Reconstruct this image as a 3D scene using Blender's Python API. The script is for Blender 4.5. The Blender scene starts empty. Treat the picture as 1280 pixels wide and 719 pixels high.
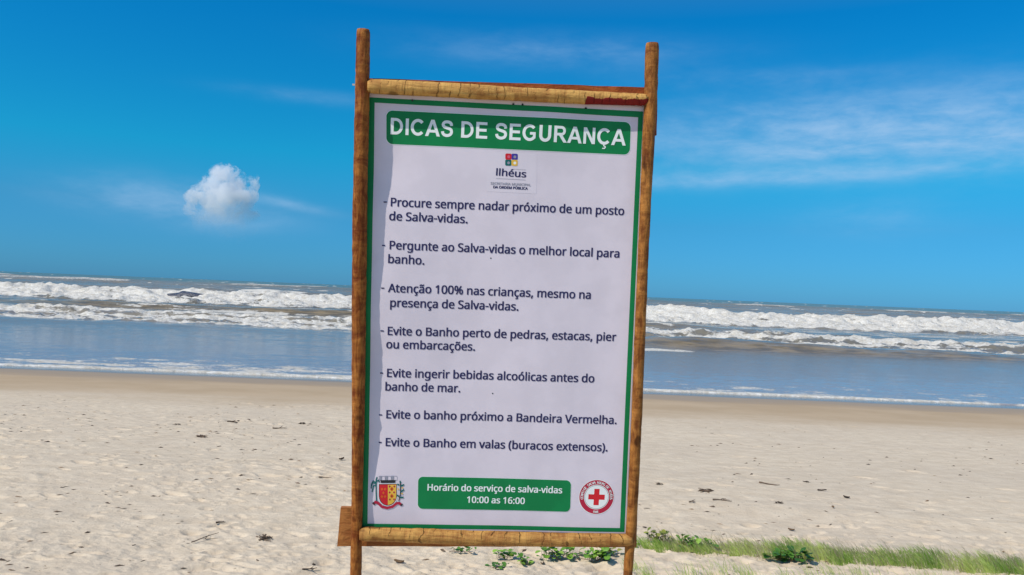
import bpy, bmesh, math, random
import numpy as np
from mathutils import Vector, Matrix, Euler

scene = bpy.context.scene
COL = scene.collection
RAD = math.radians

# ------------------------------------------------------------------ camera
EYE = 1.65            # eye above the sand at the sign
SEA = -1.20           # sea level
FPX = 1000.0          # focal length in pixels of the 1280 px wide photograph
ROLL, PITCH = RAD(2.29), RAD(0.29)
_R = Vector((1, 0, 0))
_F = Vector((0, math.cos(PITCH), math.sin(PITCH)))
_U = Vector((0, -math.sin(PITCH), math.cos(PITCH)))
CX = _R * math.cos(ROLL) + _U * math.sin(ROLL)
CY = -_R * math.sin(ROLL) + _U * math.cos(ROLL)
cam_data = bpy.data.cameras.new('camera')
cam = bpy.data.objects.new('camera', cam_data)
COL.objects.link(cam)
cam_data.sensor_width = 36.0
cam_data.lens = 36.0 * FPX / 1280.0
cam_data.clip_start, cam_data.clip_end = 0.05, 30000.0
cam.matrix_world = Matrix.Translation((0, 0, EYE)) @ Matrix((CX, CY, -_F)).transposed().to_4x4()
scene.camera = cam

# ------------------------------------------------------------------ sun and sky
SUN = Vector((-0.74, -0.53, 1.0)).normalized()
sun_data = bpy.data.lights.new('sun', 'SUN')
sun_data.energy = 3.9
sun_data.angle = RAD(0.53)
sun_data.color = (1.0, 0.93, 0.82)
sun = bpy.data.objects.new('sun', sun_data)
COL.objects.link(sun)
sun.rotation_euler = SUN.to_track_quat('Z', 'Y').to_euler()
sun.location = SUN * 50

world = bpy.data.worlds.new('World')
scene.world = world
world.use_nodes = True
wn, wl = world.node_tree.nodes, world.node_tree.links
wn.clear()


class NT:
    """tiny node-building helper"""
    def __init__(self, tree):
        self.t = tree

    def n(self, kind, **kw):
        nd = self.t.nodes.new(kind)
        for k, v in kw.items():
            if k.startswith('i_'):
                nd.inputs[k[2:].replace('_', ' ')].default_value = v
            else:
                setattr(nd, k, v)
        return nd

    def l(self, a, b):
        self.t.links.new(a, b)

    def math(self, op, a, b=None, c=None, clamp=False):
        nd = self.t.nodes.new('ShaderNodeMath')
        nd.operation = op
        nd.use_clamp = clamp
        for i, v in enumerate((a, b, c)):
            if v is None:
                continue
            if isinstance(v, (int, float)):
                nd.inputs[i].default_value = v
            else:
                self.l(v, nd.inputs[i])
        return nd.outputs[0]

    def maprange(self, v, a, b, c=0.0, d=1.0, smooth=True):
        nd = self.t.nodes.new('ShaderNodeMapRange')
        nd.interpolation_type = 'SMOOTHSTEP' if smooth else 'LINEAR'
        self.l(v, nd.inputs[0])
        for i, x in enumerate((a, b, c, d)):
            nd.inputs[i + 1].default_value = x
        return nd.outputs[0]

    def noise(self, vec, scale, detail=4, rough=0.55, dist=0.0):
        nd = self.t.nodes.new('ShaderNodeTexNoise')
        nd.inputs['Scale'].default_value = scale
        nd.inputs['Detail'].default_value = detail
        nd.inputs['Roughness'].default_value = rough
        nd.inputs['Distortion'].default_value = dist
        if vec is not None:
            self.l(vec, nd.inputs['Vector'])
        return nd.outputs[0]

    def mix(self, fac, a, b):
        nd = self.t.nodes.new('ShaderNodeMix')
        nd.data_type = 'RGBA'
        for sock, v in ((nd.inputs[0], fac), (nd.inputs[6], a), (nd.inputs[7], b)):
            if isinstance(v, (int, float)):
                sock.default_value = v
            elif isinstance(v, tuple):
                sock.default_value = (*v, 1.0) if len(v) == 3 else v
            else:
                self.l(v, sock)
        return nd.outputs[2]

    def mapping(self, vec, scale=(1, 1, 1), loc=(0, 0, 0), rot=(0, 0, 0)):
        nd = self.t.nodes.new('ShaderNodeMapping')
        nd.inputs['Scale'].default_value = scale
        nd.inputs['Location'].default_value = loc
        nd.inputs['Rotation'].default_value = rot
        self.l(vec, nd.inputs[0])
        return nd.outputs[0]


W = NT(world.node_tree)
sky = W.n('ShaderNodeTexSky', sky_type='NISHITA', sun_disc=False)
sky.sun_elevation = math.asin(SUN.z)
sky.sun_rotation = math.atan2(SUN.x, SUN.y)
sky.altitude = 0
sky.air_density = 1.0
sky.dust_density = 0.2
sky.ozone_density = 1.0
hs = W.n('ShaderNodeHueSaturation')
hs.inputs['Saturation'].default_value = 1.0
W.l(sky.outputs[0], hs.inputs['Color'])
tc = W.n('ShaderNodeTexCoord')
sep = W.n('ShaderNodeSeparateXYZ')
W.l(tc.outputs['Generated'], sep.inputs[0])
az = W.math('ARCTAN2', sep.outputs[0], sep.outputs[1])
el = W.math('ARCSINE', sep.outputs[2])
# clear tropical air: the sky stays saturated down to the horizon
tint = W.n('ShaderNodeValToRGB')
W.l(W.maprange(el, 0.0, 0.62, 0, 1, False), tint.inputs[0])
SKY_TINT = [(0.0, (0.064, 0.262, 0.655)), (0.14, (0.062, 0.315, 0.565)), (0.253, (0.024, 0.440, 0.635)),
            (0.53, (0.007, 0.430, 0.740)), (1.0, (0.46, 0.70, 0.88))]
cr = tint.color_ramp
cr.elements[0].position, cr.elements[0].color = SKY_TINT[0][0], (*SKY_TINT[0][1], 1)
cr.elements[1].position, cr.elements[1].color = SKY_TINT[-1][0], (*SKY_TINT[-1][1], 1)
for p, c in SKY_TINT[1:-1]:
    e = cr.elements.new(p)
    e.color = (*c, 1)
mul = W.n('ShaderNodeMix', data_type='RGBA', blend_type='MULTIPLY')
mul.inputs[0].default_value = 1.0
W.l(hs.outputs[0], mul.inputs[6])
W.l(tint.outputs[0], mul.inputs[7])
sky_col = mul.outputs[2]
# thin high cloud: horizontal streaks, spread over the whole sky, thicker to the right
comb = W.n('ShaderNodeCombineXYZ')
W.l(W.math('MULTIPLY', az, 1.0), comb.inputs[0])
W.l(W.math('MULTIPLY', el, 3.2), comb.inputs[1])
streak = W.noise(W.mapping(comb.outputs[0], rot=(0, 0, 0.12)), 9.0, 9, 0.62, 0.35)
fine = W.noise(W.mapping(comb.outputs[0], loc=(3, 1, 0), rot=(0, 0, -0.1)), 22.0, 6, 0.6, 0.2)


def gauss(a0, e0, sa, se, tilt=0.0):
    da = W.math('SUBTRACT', az, a0)
    de = W.math('SUBTRACT', W.math('SUBTRACT', el, e0), W.math('MULTIPLY', da, tilt))
    q = W.math('ADD', W.math('POWER', W.math('ABSOLUTE', W.math('DIVIDE', da, sa)), 2.0),
               W.math('POWER', W.math('ABSOLUTE', W.math('DIVIDE', de, se)), 2.0))
    return W.math('EXPONENT', W.math('MULTIPLY', q, -1.0))


def wsum(items):
    acc = None
    for g, w_ in items:
        t = W.math('MULTIPLY', g, w_)
        acc = t if acc is None else W.math('ADD', acc, t)
    return acc


mask = wsum([(gauss(0.38, 0.198, 0.26, 0.040, 0.04), 1.2), (gauss(0.40, 0.176, 0.13, 0.007, 0.04), 0.55),
             (gauss(0.32, 0.147, 0.24, 0.010, 0.04), 0.80), (gauss(0.42, 0.10, 0.08, 0.02), 0.30),
             (gauss(0.05, 0.292, 0.16, 0.018), 0.45), (gauss(0.30, 0.262, 0.12, 0.010), 0.30),
             (gauss(-0.42, 0.092, 0.09, 0.020), 0.75), (gauss(-0.345, 0.072, 0.075, 0.016), 0.55), (gauss(-0.275, 0.094, 0.05, 0.006, -0.15), 0.60),
             (gauss(-0.25, 0.222, 0.09, 0.008), 0.25), (gauss(0.60, 0.19, 0.14, 0.04), 0.7)])
low = W.noise(W.mapping(comb.outputs[0], loc=(7.3, 2.2, 1.1)), 1.6, 3, 0.5)
behind = W.math('MULTIPLY', W.maprange(W.math('ABSOLUTE', az), 0.72, 1.1), W.maprange(low, 0.5, 0.7))
mask = W.math('ADD', mask, W.math('MULTIPLY', behind, 0.7))
st = W.math('ADD', W.math('MULTIPLY', W.maprange(streak, 0.30, 0.78), 0.55),
            W.math('MULTIPLY', W.maprange(fine, 0.30, 0.80), 0.35))
st = W.math('ADD', st, 0.20)
cfac = W.math('MULTIPLY', mask, st, clamp=True)
cfac = W.math('MULTIPLY', cfac, 0.70)
sky_col = W.mix(cfac, sky_col, (2.2, 3.4, 4.9))
bg = W.n('ShaderNodeBackground')
bg.inputs['Strength'].default_value = 0.15
W.l(sky_col, bg.inputs['Color'])
wo = W.n('ShaderNodeOutputWorld')
W.l(bg.outputs[0], wo.inputs['Surface'])

scene.view_settings.view_transform = 'Standard'
scene.view_settings.look = 'None'
scene.view_settings.gamma = 1.0
scene.view_settings.exposure = 0.2
scene.view_settings.use_curve_mapping = False
scene.render.engine = 'CYCLES'
scene.cycles.max_bounces = 12
scene.cycles.volume_bounces = 12
scene.cycles.caustics_reflective = False
scene.cycles.caustics_refractive = False


# ------------------------------------------------------------------ helpers
def ray(px, py):
    return (CX * (px - 640) + CY * (359.5 - py) + _F * FPX).normalized()


EYEV = Vector((0, 0, EYE))


def tag(o, label=None, cat=None, group=None, kind=None):
    if label: o['label'] = label
    if cat: o['category'] = cat
    if group: o['group'] = group
    if kind: o['kind'] = kind
    return o


def add_mesh(name, verts, faces, mats, parent=None, origin=(0, 0, 0), fm=None, smooth=True):
    me = bpy.data.meshes.new(name)
    og = Vector(origin)
    if isinstance(verts, np.ndarray):
        verts = (verts - np.array(origin)).tolist()
    else:
        verts = [tuple(Vector(v) - og) for v in verts]
    me.from_pydata(verts, [], faces)
    for m in (mats if isinstance(mats, (list, tuple)) else [mats]):
        me.materials.append(m)
    if fm is not None:
        me.polygons.foreach_set('material_index', fm)
    me.polygons.foreach_set('use_smooth', [smooth] * len(me.polygons))
    me.update()
    o = bpy.data.objects.new(name, me)
    COL.objects.link(o)
    if parent is not None:
        o.parent = parent
    else:
        o.location = og
    return o


def grid_mesh(name, V, mats):
    """V: rows x cols x 3 array -> quad sheet"""
    r, c = V.shape[:2]
    me = bpy.data.meshes.new(name)
    me.vertices.add(r * c)
    me.vertices.foreach_set('co', V.reshape(-1).astype(np.float32))
    idx = np.arange(r * c).reshape(r, c)
    q = np.stack([idx[:-1, :-1], idx[:-1, 1:], idx[1:, 1:], idx[1:, :-1]], -1).reshape(-1)
    nf = (r - 1) * (c - 1)
    me.loops.add(nf * 4)
    me.loops.foreach_set('vertex_index', q.astype(np.int32))
    me.polygons.add(nf)
    me.polygons.foreach_set('loop_start', np.arange(0, nf * 4, 4, dtype=np.int32))
    me.polygons.foreach_set('use_smooth', np.ones(nf, dtype=bool))
    me.update(calc_edges=True)
    me.materials.append(mats)
    o = bpy.data.objects.new(name, me)
    COL.objects.link(o)
    return o


def add_attr(o, name, arr):
    a = o.data.attributes.new(name, 'FLOAT', 'POINT')
    a.data.foreach_set('value', arr.reshape(-1).astype(np.float32))


def hsh(ix, iy, seed):
    h = (ix.astype(np.int64) * 374761393 + iy.astype(np.int64) * 668265263 + seed * 982451653) & 0xFFFFFFFF
    h = ((h ^ (h >> 13)) * 1274126177) & 0xFFFFFFFF
    h = (h ^ (h >> 16)) & 0xFFFFFFFF
    return h / 4294967295.0


def vnoise(x, y, seed=0):
    x0, y0 = np.floor(x), np.floor(y)
    fx, fy = x - x0, y - y0
    fx, fy = fx * fx * fx * (fx * (fx * 6 - 15) + 10), fy * fy * fy * (fy * (fy * 6 - 15) + 10)
    a, b = hsh(x0, y0, seed), hsh(x0 + 1, y0, seed)
    c, d = hsh(x0, y0 + 1, seed), hsh(x0 + 1, y0 + 1, seed)
    return (a + (b - a) * fx) * (1 - fy) + (c + (d - c) * fx) * fy - 0.5


def fbm(x, y, seed=0, octv=4, gain=0.5):
    s, a = 0.0, 1.0
    for i in range(octv):
        s = s + a * vnoise(x, y, seed + i * 17)
        x, y = x * 1.93 + 5.1 + y * 0.21, y * 1.93 + 1.7 - x * 0.1
        a *= gain
    return s


def sstep(v, a, b):
    t = np.clip((v - a) / (b - a), 0, 1)
    return t * t * (3 - 2 * t)


# ------------------------------------------------------------------ materials
def new_mat(name):
    m = bpy.data.materials.new(name)
    m.use_nodes = True
    t = NT(m.node_tree)
    return m, t, m.node_tree.nodes['Principled BSDF'], t.n('ShaderNodeTexCoord')


def bump(t, height, dist, strength=1.0):
    b = t.n('ShaderNodeBump')
    b.inputs['Distance'].default_value = dist
    b.inputs['Strength'].default_value = strength
    t.l(height, b.inputs['Height'])
    return b.outputs[0]


def ink(name, col, rough=0.38, wear=0.12):
    m, t, p, tcn = new_mat(name)
    ns = t.noise(tcn.outputs['Object'], 9.0, 5)
    dark = tuple(c * (1 - wear) for c in col)
    t.l(t.mix(t.maprange(ns, 0.4, 0.62), dark, col), p.inputs['Base Color'])
    p.inputs['Roughness'].default_value = rough
    p.inputs['Specular IOR Level'].default_value = 0.22
    return m


M_SHEET = ink('banner_vinyl', (0.68, 0.615, 0.672), 0.42, 0.05)
_t = NT(M_SHEET.node_tree)
_p = M_SHEET.node_tree.nodes['Principled BSDF']
_c = _t.n('ShaderNodeTexCoord').outputs['Object']
_w = _t.math('ADD', _t.noise(_t.mapping(_c, (3.0, 3.0, 1.0), rot=(0, 0.25, 0)), 1.0, 2, 0.4), _t.math('MULTIPLY', _t.noise(_c, 60.0, 3), 0.01))
_t.l(bump(_t, _w, 0.03, 0.5), _p.inputs['Normal'])
M_GREEN = ink('green_ink', (0.003, 0.205, 0.060), 0.5)
M_NAVY = ink('navy_ink', (0.028, 0.026, 0.095), 0.45)
M_WHITE = ink('white_ink', (0.80, 0.84, 0.82), 0.42, 0.04)
M_STICK = ink('sticker_white', (0.68, 0.62, 0.675), 0.4, 0.03)
M_RED = ink('red_ink', (0.62, 0.02, 0.03), 0.42)
M_CRIM = ink('crimson_ink', (0.46, 0.02, 0.055), 0.42)
M_YEL = ink('yellow_ink', (0.80, 0.50, 0.07), 0.42)
M_ORG = ink('orange_ink', (0.70, 0.12, 0.02), 0.42)
M_BLUE = ink('blue_ink', (0.06, 0.05, 0.32), 0.42)
M_TEAL = ink('teal_ink', (0.01, 0.13, 0.12), 0.42)
M_PINK = ink('pink_ink', (0.72, 0.12, 0.2), 0.42)
M_GREY = ink('grey_ink', (0.30, 0.30, 0.36), 0.42)
M_DARK = ink('dark_metal', (0.03, 0.03, 0.035), 0.4)
M_NAIL = ink('nail_steel', (0.5, 0.5, 0.48), 0.35)


def wood(name, light, dark, axis, crack=0.5, paint=None, rings=0.0):
    """peeled log: axis = long axis; rings, knots, transverse peel marks"""
    m, t, p, tcn = new_mat(name)
    v = tcn.outputs['Object']
    sc = [26, 26, 26]
    sc[axis] = 3.5
    grain = t.noise(t.mapping(v, tuple(sc)), 1.6, 7, 0.66, 1.6)
    sc2 = [5, 5, 5]
    sc2[axis] = 34
    cross = t.noise(t.mapping(v, tuple(sc2), rot=(0.05, 0.12, 0.07)), 1.0, 5, 0.65, 1.2)
    blot = t.noise(v, 11.0, 6, 0.68, 0.8)
    f = t.math('ADD', t.math('MULTIPLY', grain, 0.45), t.math('MULTIPLY', cross, crack))
    f = t.math('ADD', f, t.math('MULTIPLY', blot, 0.55))
    fac = t.maprange(f, 0.44 + crack * 0.22, 0.72 + crack * 0.30)
    col = t.mix(fac, dark, light)
    kn = t.noise(t.mapping(v, tuple(8 if i != axis else 5 for i in range(3)), loc=(3, 5, 1)), 1.6, 2, 0.4)
    knot = t.maprange(kn, 0.66, 0.72)
    col = t.mix(t.math('MULTIPLY', knot, 0.75), col, tuple(c * 0.28 for c in dark))
    if rings:
        # short dark splits running round the pole
        sx_ = t.n('ShaderNodeSeparateXYZ')
        t.l(v, sx_.inputs[0])
        wob = t.noise(v, 16.0, 3, 0.6)
        lo_ = t.noise(v, 5.0, 1, 0.5)
        ph = t.math('ADD', t.math('MULTIPLY', sx_.outputs[axis], rings), t.math('ADD', t.math('MULTIPLY', wob, 1.1), t.math('MULTIPLY', lo_, 2.2)))
        saw = t.math('ABSOLUTE', t.math('SUBTRACT', t.math('FRACT', ph), 0.5))
        line = t.math('MULTIPLY', t.maprange(saw, 0.435, 0.485), t.maprange(t.noise(v, 22.0, 3, 0.6), 0.44, 0.60))
        col = t.mix(t.math('MULTIPLY', line, 0.66), col, tuple(c * 0.45 for c in dark))
        f = t.math('SUBTRACT', f, t.math('MULTIPLY', line, 0.5))
    if paint:
        att = t.n('ShaderNodeAttribute', attribute_name='paint')
        pn = t.math('ADD', att.outputs['Fac'], t.math('MULTIPLY', t.math('SUBTRACT', blot, 0.5), 0.9))
        pn = t.math('ADD', pn, t.math('MULTIPLY', t.math('SUBTRACT', cross, 0.5), 0.3))
        col = t.mix(t.maprange(pn, 0.46, 0.54), col, paint)
    t.l(col, p.inputs['Base Color'])
    t.l(t.maprange(f, 0.4, 1.1, 0.5, 0.75), p.inputs['Roughness'])
    p.inputs['Specular IOR Level'].default_value = 0.12
    t.l(bump(t, f, 0.012, 1.0), p.inputs['Normal'])
    return m


M_POST_L = wood('post_wood_left', (0.45, 0.175, 0.036), (0.14, 0.030, 0.006), 2, 0.18)
M_POST_R = wood('post_wood_right', (0.47, 0.20, 0.045), (0.14, 0.042, 0.010), 2, 0.22)
M_RAIL_T = wood('rail_wood_top', (0.62, 0.355, 0.100), (0.34, 0.15, 0.04), 0, 0.35, paint=(0.20, 0.014, 0.012), rings=30.0)
M_RAIL_B = wood('rail_wood_bottom', (0.56, 0.305, 0.085), (0.27, 0.11, 0.03), 0, 0.30, rings=22.0)
M_PLANK_T = wood('plank_wood_top', (0.46, 0.13, 0.028), (0.26, 0.055, 0.014), 0, 0.12)
M_PLANK_B = wood('plank_wood_bottom', (0.50, 0.215, 0.06), (0.27, 0.09, 0.025), 0, 0.10)
M_BACK = wood('backing_wood', (0.45, 0.30, 0.17), (0.30, 0.18, 0.09), 2, 0.1)

# ------------------------------------------------------------------ beach
ESHORE = EYE - SEA


def DD(yp):
    """distance at which sea level lies yp pixels under the horizon"""
    return ESHORE * FPX / yp


EDGE = DD(117.0)      # ~24.4 m


def base_z(y):
    y = np.asarray(y, dtype=float)
    z = np.where(y < 7.0, 0.0, -(y - 7.0) * (-SEA) / (EDGE - 7.0))
    z = z + 0.06 * np.exp(-((y - 7.0) / 1.2) ** 2) * 0.0
    return np.maximum(z, -6.0)


rng = np.random.default_rng(7)
NC = 900
u = np.concatenate([[-60, -20, -8, -3.5, -2.2, -1.6, -1.25], np.linspace(-1.02, 1.02, NC), [1.25, 1.6, 2.2, 3.5, 8, 20, 60]])
yr = 1.0 / np.linspace(1 / 4.0, 1 / 26.5, 640)
yr = np.concatenate([[-60, -30, -15, -8, -4, -2, 0, 1, 2, 2.7, 3.2, 3.6, 3.85], yr, [28, 30, 34, 40, 60, 120, 400, 3000, 9000]])
Y, U_ = np.meshgrid(yr, u, indexing='ij')
X = U_ * (0.74 * np.maximum(Y, 4.0) + 0.9)
Z = base_z(Y)
dry = 1 - sstep(Y + 1.2 * fbm(X / 3.0, Y / 3.0, 5, 2), 12.5, 16.5)
near = (np.abs(U_) < 1.1) & (Y > 3.9) & (Y < 27)
rel = np.zeros_like(Z)
rel += 0.028 * fbm(X / 1.9, Y / 1.3, 11, 2)
rel += 0.014 * fbm(X / 0.45, Y / 0.40, 21, 3, 0.55)
rel += 0.010 * fbm(X / 0.10, Y / 0.09, 31, 3, 0.6) * np.clip(9 / np.maximum(Y, 1), 0, 1)
# softly ridged, trodden sand
tr = np.abs(fbm(X / 0.33, Y / 0.27, 41, 3, 0.5))
rel += 0.012 * np.clip(0.22 - tr, 0, 1) * (fbm(X / 2.4, Y / 2.0, 44, 2) + 0.35)
trod = sstep(fbm(X / 2.2, Y / 1.2, 51, 3), -0.15, 0.25)
calm = sstep(X / np.maximum(Y, 1), 0.05, 0.22) * sstep(Y, 5.6, 6.6)
rel *= (0.45 + 0.75 * trod) * (1 - 0.62 * calm)
Z = Z + rel * (0.06 + 0.94 * dry) * (Y > 3.7)
# individual pits and footprints
u_in = u[7:7 + NC]
yin0 = 13
for k in range(5200):
    py_ = 1.0 / rng.uniform(1 / 14.5, 1 / 4.1)
    px_ = rng.uniform(-1, 1) * (0.74 * py_ + 0.8)
    if fbm(np.array([px_ / 1.5]), np.array([py_ / 0.9]), 61, 2)[0] < -0.05 and rng.random() < 0.75:
        continue
    if px_ / py_ > 0.1 and py_ > 5.8 and rng.random() < 0.8:
        continue
    r_ = rng.uniform(0.010, 0.012 + 0.022 * rng.random() ** 2) * (1 + 0.06 * py_)
    ecc = rng.uniform(1.2, 3.4)
    th = rng.uniform(-0.5, 0.5)
    dep = rng.uniform(0.3, 0.8) * r_
    i0, i1 = np.searchsorted(yr, [py_ - 4 * r_ * ecc, py_ + 4 * r_ * ecc])
    uw = (0.74 * py_ + 0.9)
    j0, j1 = np.searchsorted(u, [(px_ - 4 * r_ * ecc) / uw - 0.01, (px_ + 4 * r_ * ecc) / uw + 0.01])
    if i1 <= i0 or j1 <= j0:
        continue
    xx, yy = X[i0:i1, j0:j1] - px_, Y[i0:i1, j0:j1] - py_
    a = (xx * math.cos(th) + yy * math.sin(th)) / (r_ * ecc)
    b = (-xx * math.sin(th) + yy * math.cos(th)) / r_
    q = a * a + b * b
    Z[i0:i1, j0:j1] += -dep * np.exp(-q * 1.2) + 0.30 * dep * np.exp(-((np.sqrt(q) - 1.5) / 0.45) ** 2)
# a low drift line crossing the right-hand side
drift = np.exp(-((Y - (6.5 - 0.10 * X + 0.2 * fbm(X / 2.0, Y * 0, 71, 2))) / 0.22) ** 2)
Z += 0.022 * drift * sstep(X, 0.3, 1.5) * (Y > 3.9)


def ground_z(x, y):
    """height of the sand mesh at a point (nearest vertex)"""
    i = int(np.argmin(np.abs(yr - y)))
    w = 0.74 * max(yr[i], 4.0) + 0.9
    j = int(np.argmin(np.abs(u - x / w)))
    return float(Z[i, j])


m_sand, t, p, tcn = new_mat('beach_sand')
geo = t.n('ShaderNodeNewGeometry')
sp = t.n('ShaderNodeSeparateXYZ')
t.l(geo.outputs['Position'], sp.inputs[0])
pos = geo.outputs['Position']
n_big = t.noise(pos, 0.55, 4, 0.55)
n_mid = t.noise(t.mapping(pos, (1, 1.6, 1)), 5.0, 6, 0.65)
n_fine = t.noise(pos, 55.0, 5, 0.7)
n_gr = t.noise(pos, 420.0, 3, 0.7)
col = t.mix(t.maprange(n_mid, 0.32, 0.70), (0.54, 0.44, 0.32), (0.64, 0.535, 0.40))
col = t.mix(t.math('MULTIPLY', t.maprange(n_big, 0.40, 0.68), 0.30), col, (0.50, 0.415, 0.32))
col = t.mix(t.math('MULTIPLY', t.maprange(n_fine, 0.58, 0.78), 0.45), col, (0.30, 0.25, 0.20))
col = t.mix(t.math('MULTIPLY', t.maprange(n_gr, 0.62, 0.8), 0.35), col, (0.20, 0.16, 0.13))
wn_ = t.noise(t.mapping(pos, (0.35, 1.0, 1.0)), 0.9, 4, 0.55)
yw = t.math('ADD', sp.outputs[1], t.math('MULTIPLY', t.math('SUBTRACT', wn_, 0.5), 3.4))
damp = t.maprange(yw, 12.2, 16.8)
wet = t.maprange(yw, EDGE - 6.0, EDGE - 3.2)
film = t.maprange(t.math('ADD', sp.outputs[1], t.math('MULTIPLY', t.math('SUBTRACT', wn_, 0.5), 1.2)), EDGE - 2.6, EDGE - 1.1)
damp_c = t.mix(t.maprange(n_big, 0.35, 0.65), (0.385, 0.278, 0.168), (0.44, 0.325, 0.205))
col = t.mix(t.math('MULTIPLY', damp, 0.88), col, damp_c)
col = t.mix(wet, col, (0.34, 0.25, 0.16))
col = t.mix(film, col, (0.17, 0.135, 0.10))
t.l(col, p.inputs['Base Color'])
rg = t.math('SUBTRACT', 0.95, t.math('MULTIPLY', wet, 0.45))
rg = t.math('SUBTRACT', rg, t.math('MULTIPLY', film, 0.38))
t.l(rg, p.inputs['Roughness'])
t.l(t.math('ADD', 0.10, t.math('MULTIPLY', film, 0.5)), p.inputs['Specular IOR Level'])
hgt = t.math('ADD', t.math('MULTIPLY', n_mid, 0.55), t.math('ADD', t.math('MULTIPLY', n_fine, 0.16), t.math('MULTIPLY', n_gr, 0.02)))
hgt = t.math('MULTIPLY', hgt, t.math('SUBTRACT', 1.0, t.math('MULTIPLY', damp, 0.93)))
t.l(bump(t, hgt, 0.034, 1.0), p.inputs['Normal'])
sand = grid_mesh('beach', np.stack([X, Y, Z], -1), m_sand)
tag(sand, 'pale trodden beach sand sloping down to the sea', kind='structure')

# ------------------------------------------------------------------ sea
NR = 900
yw_ = EDGE * np.exp(np.linspace(0, math.log(650 / EDGE), NR))
far = np.array([760, 900, 1150, 1500, 2100, 3200, 5000, 9000, 18000])
uu = np.concatenate([[-40, -12, -5, -2.6, -1.7, -1.3], np.linspace(-1.02, 1.02, 540), [1.3, 1.7, 2.6, 5, 12, 40]])
S, UU = np.meshgrid(np.concatenate([yw_, far]), uu, indexing='ij')
XW = UU * (0.72 * S + 3.0)
wig = 0.55 * fbm(XW / 9.0, XW * 0, 81, 3) + 0.10 * fbm(XW / 0.9, XW * 0, 85, 3)
YW = S + wig * np.exp(-(S - EDGE) / 4.0)
px_eq = 640 + FPX * XW / np.maximum(YW, 1)          # just a lateral coordinate for the wave plan


def crest(y0, A, wf, wb):
    d = YW - y0
    return A * np.where(d < 0, np.exp(-(d / wf) ** 2), np.exp(-(d / wb) ** 2))


H = 0.0 * YW
# wind chop everywhere
ck = sstep(YW, EDGE + 8, EDGE + 30)
H += (0.11 + 0.20 * sstep(YW, 60, 200)) * fbm(XW / 7.0, YW / 3.2, 91, 4, 0.55) * ck
H += 0.022 * fbm(XW / 1.3, YW / 0.55, 95, 3, 0.55) * (0.25 + 0.75 * ck) * np.clip(60 / YW, 0.2, 1)
foam = np.zeros_like(YW)
silt = np.zeros_like(YW)
meA = fbm(XW / 34.0, XW * 0, 101, 3)
meB = fbm(XW / 17.0, XW * 0 + 3, 105, 3)
meC = fbm(XW / 11.0, XW * 0 + 7, 109, 3)
lat = px_eq
# outermost swell lines
for y0, A, sd in ((168, 1.35, 1), (235, 1.2, 2), (320, 1.3, 3), (440, 1.3, 4), (560, 1.3, 5)):
    yy0 = y0 + 14 * fbm(XW / 60.0, XW * 0, 120 + sd, 2)
    am = 0.55 + 0.9 * fbm(XW / 45.0, XW * 0, 130 + sd, 2)
    H += crest(yy0, A * np.clip(am, 0.15, 1.1), 7, 12)
    br = sstep(am + 0.25 * fbm(XW / 8.0, XW * 0, 140 + sd, 2), 0.70, 0.84) * 0.9
    if sd == 1:
        br = np.maximum(br * 0.5, sstep(lat, 1010, 1045) * 1.0)
        br = np.maximum(br, np.exp(-((lat - 326) / 26) ** 2) * 1.1)
        br = np.maximum(br, np.exp(-((lat - 372) / 14) ** 2) * 0.9)
    foam = np.maximum(foam, br * np.exp(-((YW - (yy0 - 1.5)) / np.where(YW < yy0, 5.5, 1.6)) ** 2) * (1.0 if sd == 1 else 0.62))
# main breaker
y1 = DD(25.5) + 7 * meA
A1 = 1.15 * np.clip(1.0 + 0.5 * meB, 0.6, 1.3)
H += crest(y1, A1, 4.5, 11)
f1 = DD(30.0) + 7 * meA + 3.0 * fbm(XW / 5.0, XW * 0, 151, 3)
band = sstep(YW, f1 - 1.5, f1 + 1.2) * (1 - sstep(YW, y1 + 1.0 + 3 * meC, y1 + 4.5 + 3 * meC))
foam = np.maximum(foam, band * (0.98 + 0.9 * fbm(XW / 9.0, YW / 2.0, 157, 4, 0.6)))
H += band * (0.62 * fbm(XW / 1.6, YW / 1.3, 155, 4, 0.62) + 0.18)
# murky trough, with a small brown breaking lip on the left
yb = DD(38.0) + 2.0 * meB
H += crest(yb, 0.42 * np.clip(0.8 + 1.2 * meC, 0.2, 1.2), 1.6, 4.5)
silt = np.maximum(silt, 0.9 * np.exp(-((YW - yb) / 6.5) ** 2) * (1 - sstep(lat, 560, 760)) + 0.55 * np.exp(-((YW - yb) / 9.0) ** 2))
lip = np.exp(-((YW - (yb - 2.8)) / 1.6) ** 2) * sstep(fbm(XW / 4.0, XW * 0, 161, 3) + 0.00015 * (lat - 200), -0.02, 0.18) * (1 - sstep(lat, 470, 700))
foam = np.maximum(foam, lip * 0.8)
# second breaker
y2 = DD(50.5) + 1.6 * meC
H += crest(y2, 0.52 * np.clip(1 + 0.7 * meB, 0.5, 1.3), 1.8, 4.2)
left = 1 - sstep(lat, 640, 830)
f2 = DD(57.5) * left + DD(56.0) * (1 - left) + 0.9 * meC
band2 = sstep(YW, f2 - 0.7, f2 + 0.4) * (1 - sstep(YW, y2 - 0.2, y2 + 1.4))
strk = fbm(XW / 7.0, YW / 0.7, 163, 4, 0.6)
foam = np.maximum(foam, band2 * (0.44 + 1.1 * strk + 0.5 * np.exp(-((YW - y2) / 1.6) ** 2)))
H += band2 * (0.26 * fbm(XW / 0.8, YW / 0.7, 165, 4, 0.6) + 0.07)
foam = np.maximum(foam, 1.0 * left * np.exp(-((YW - (f2 + 0.7)) / 0.8) ** 2))
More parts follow.
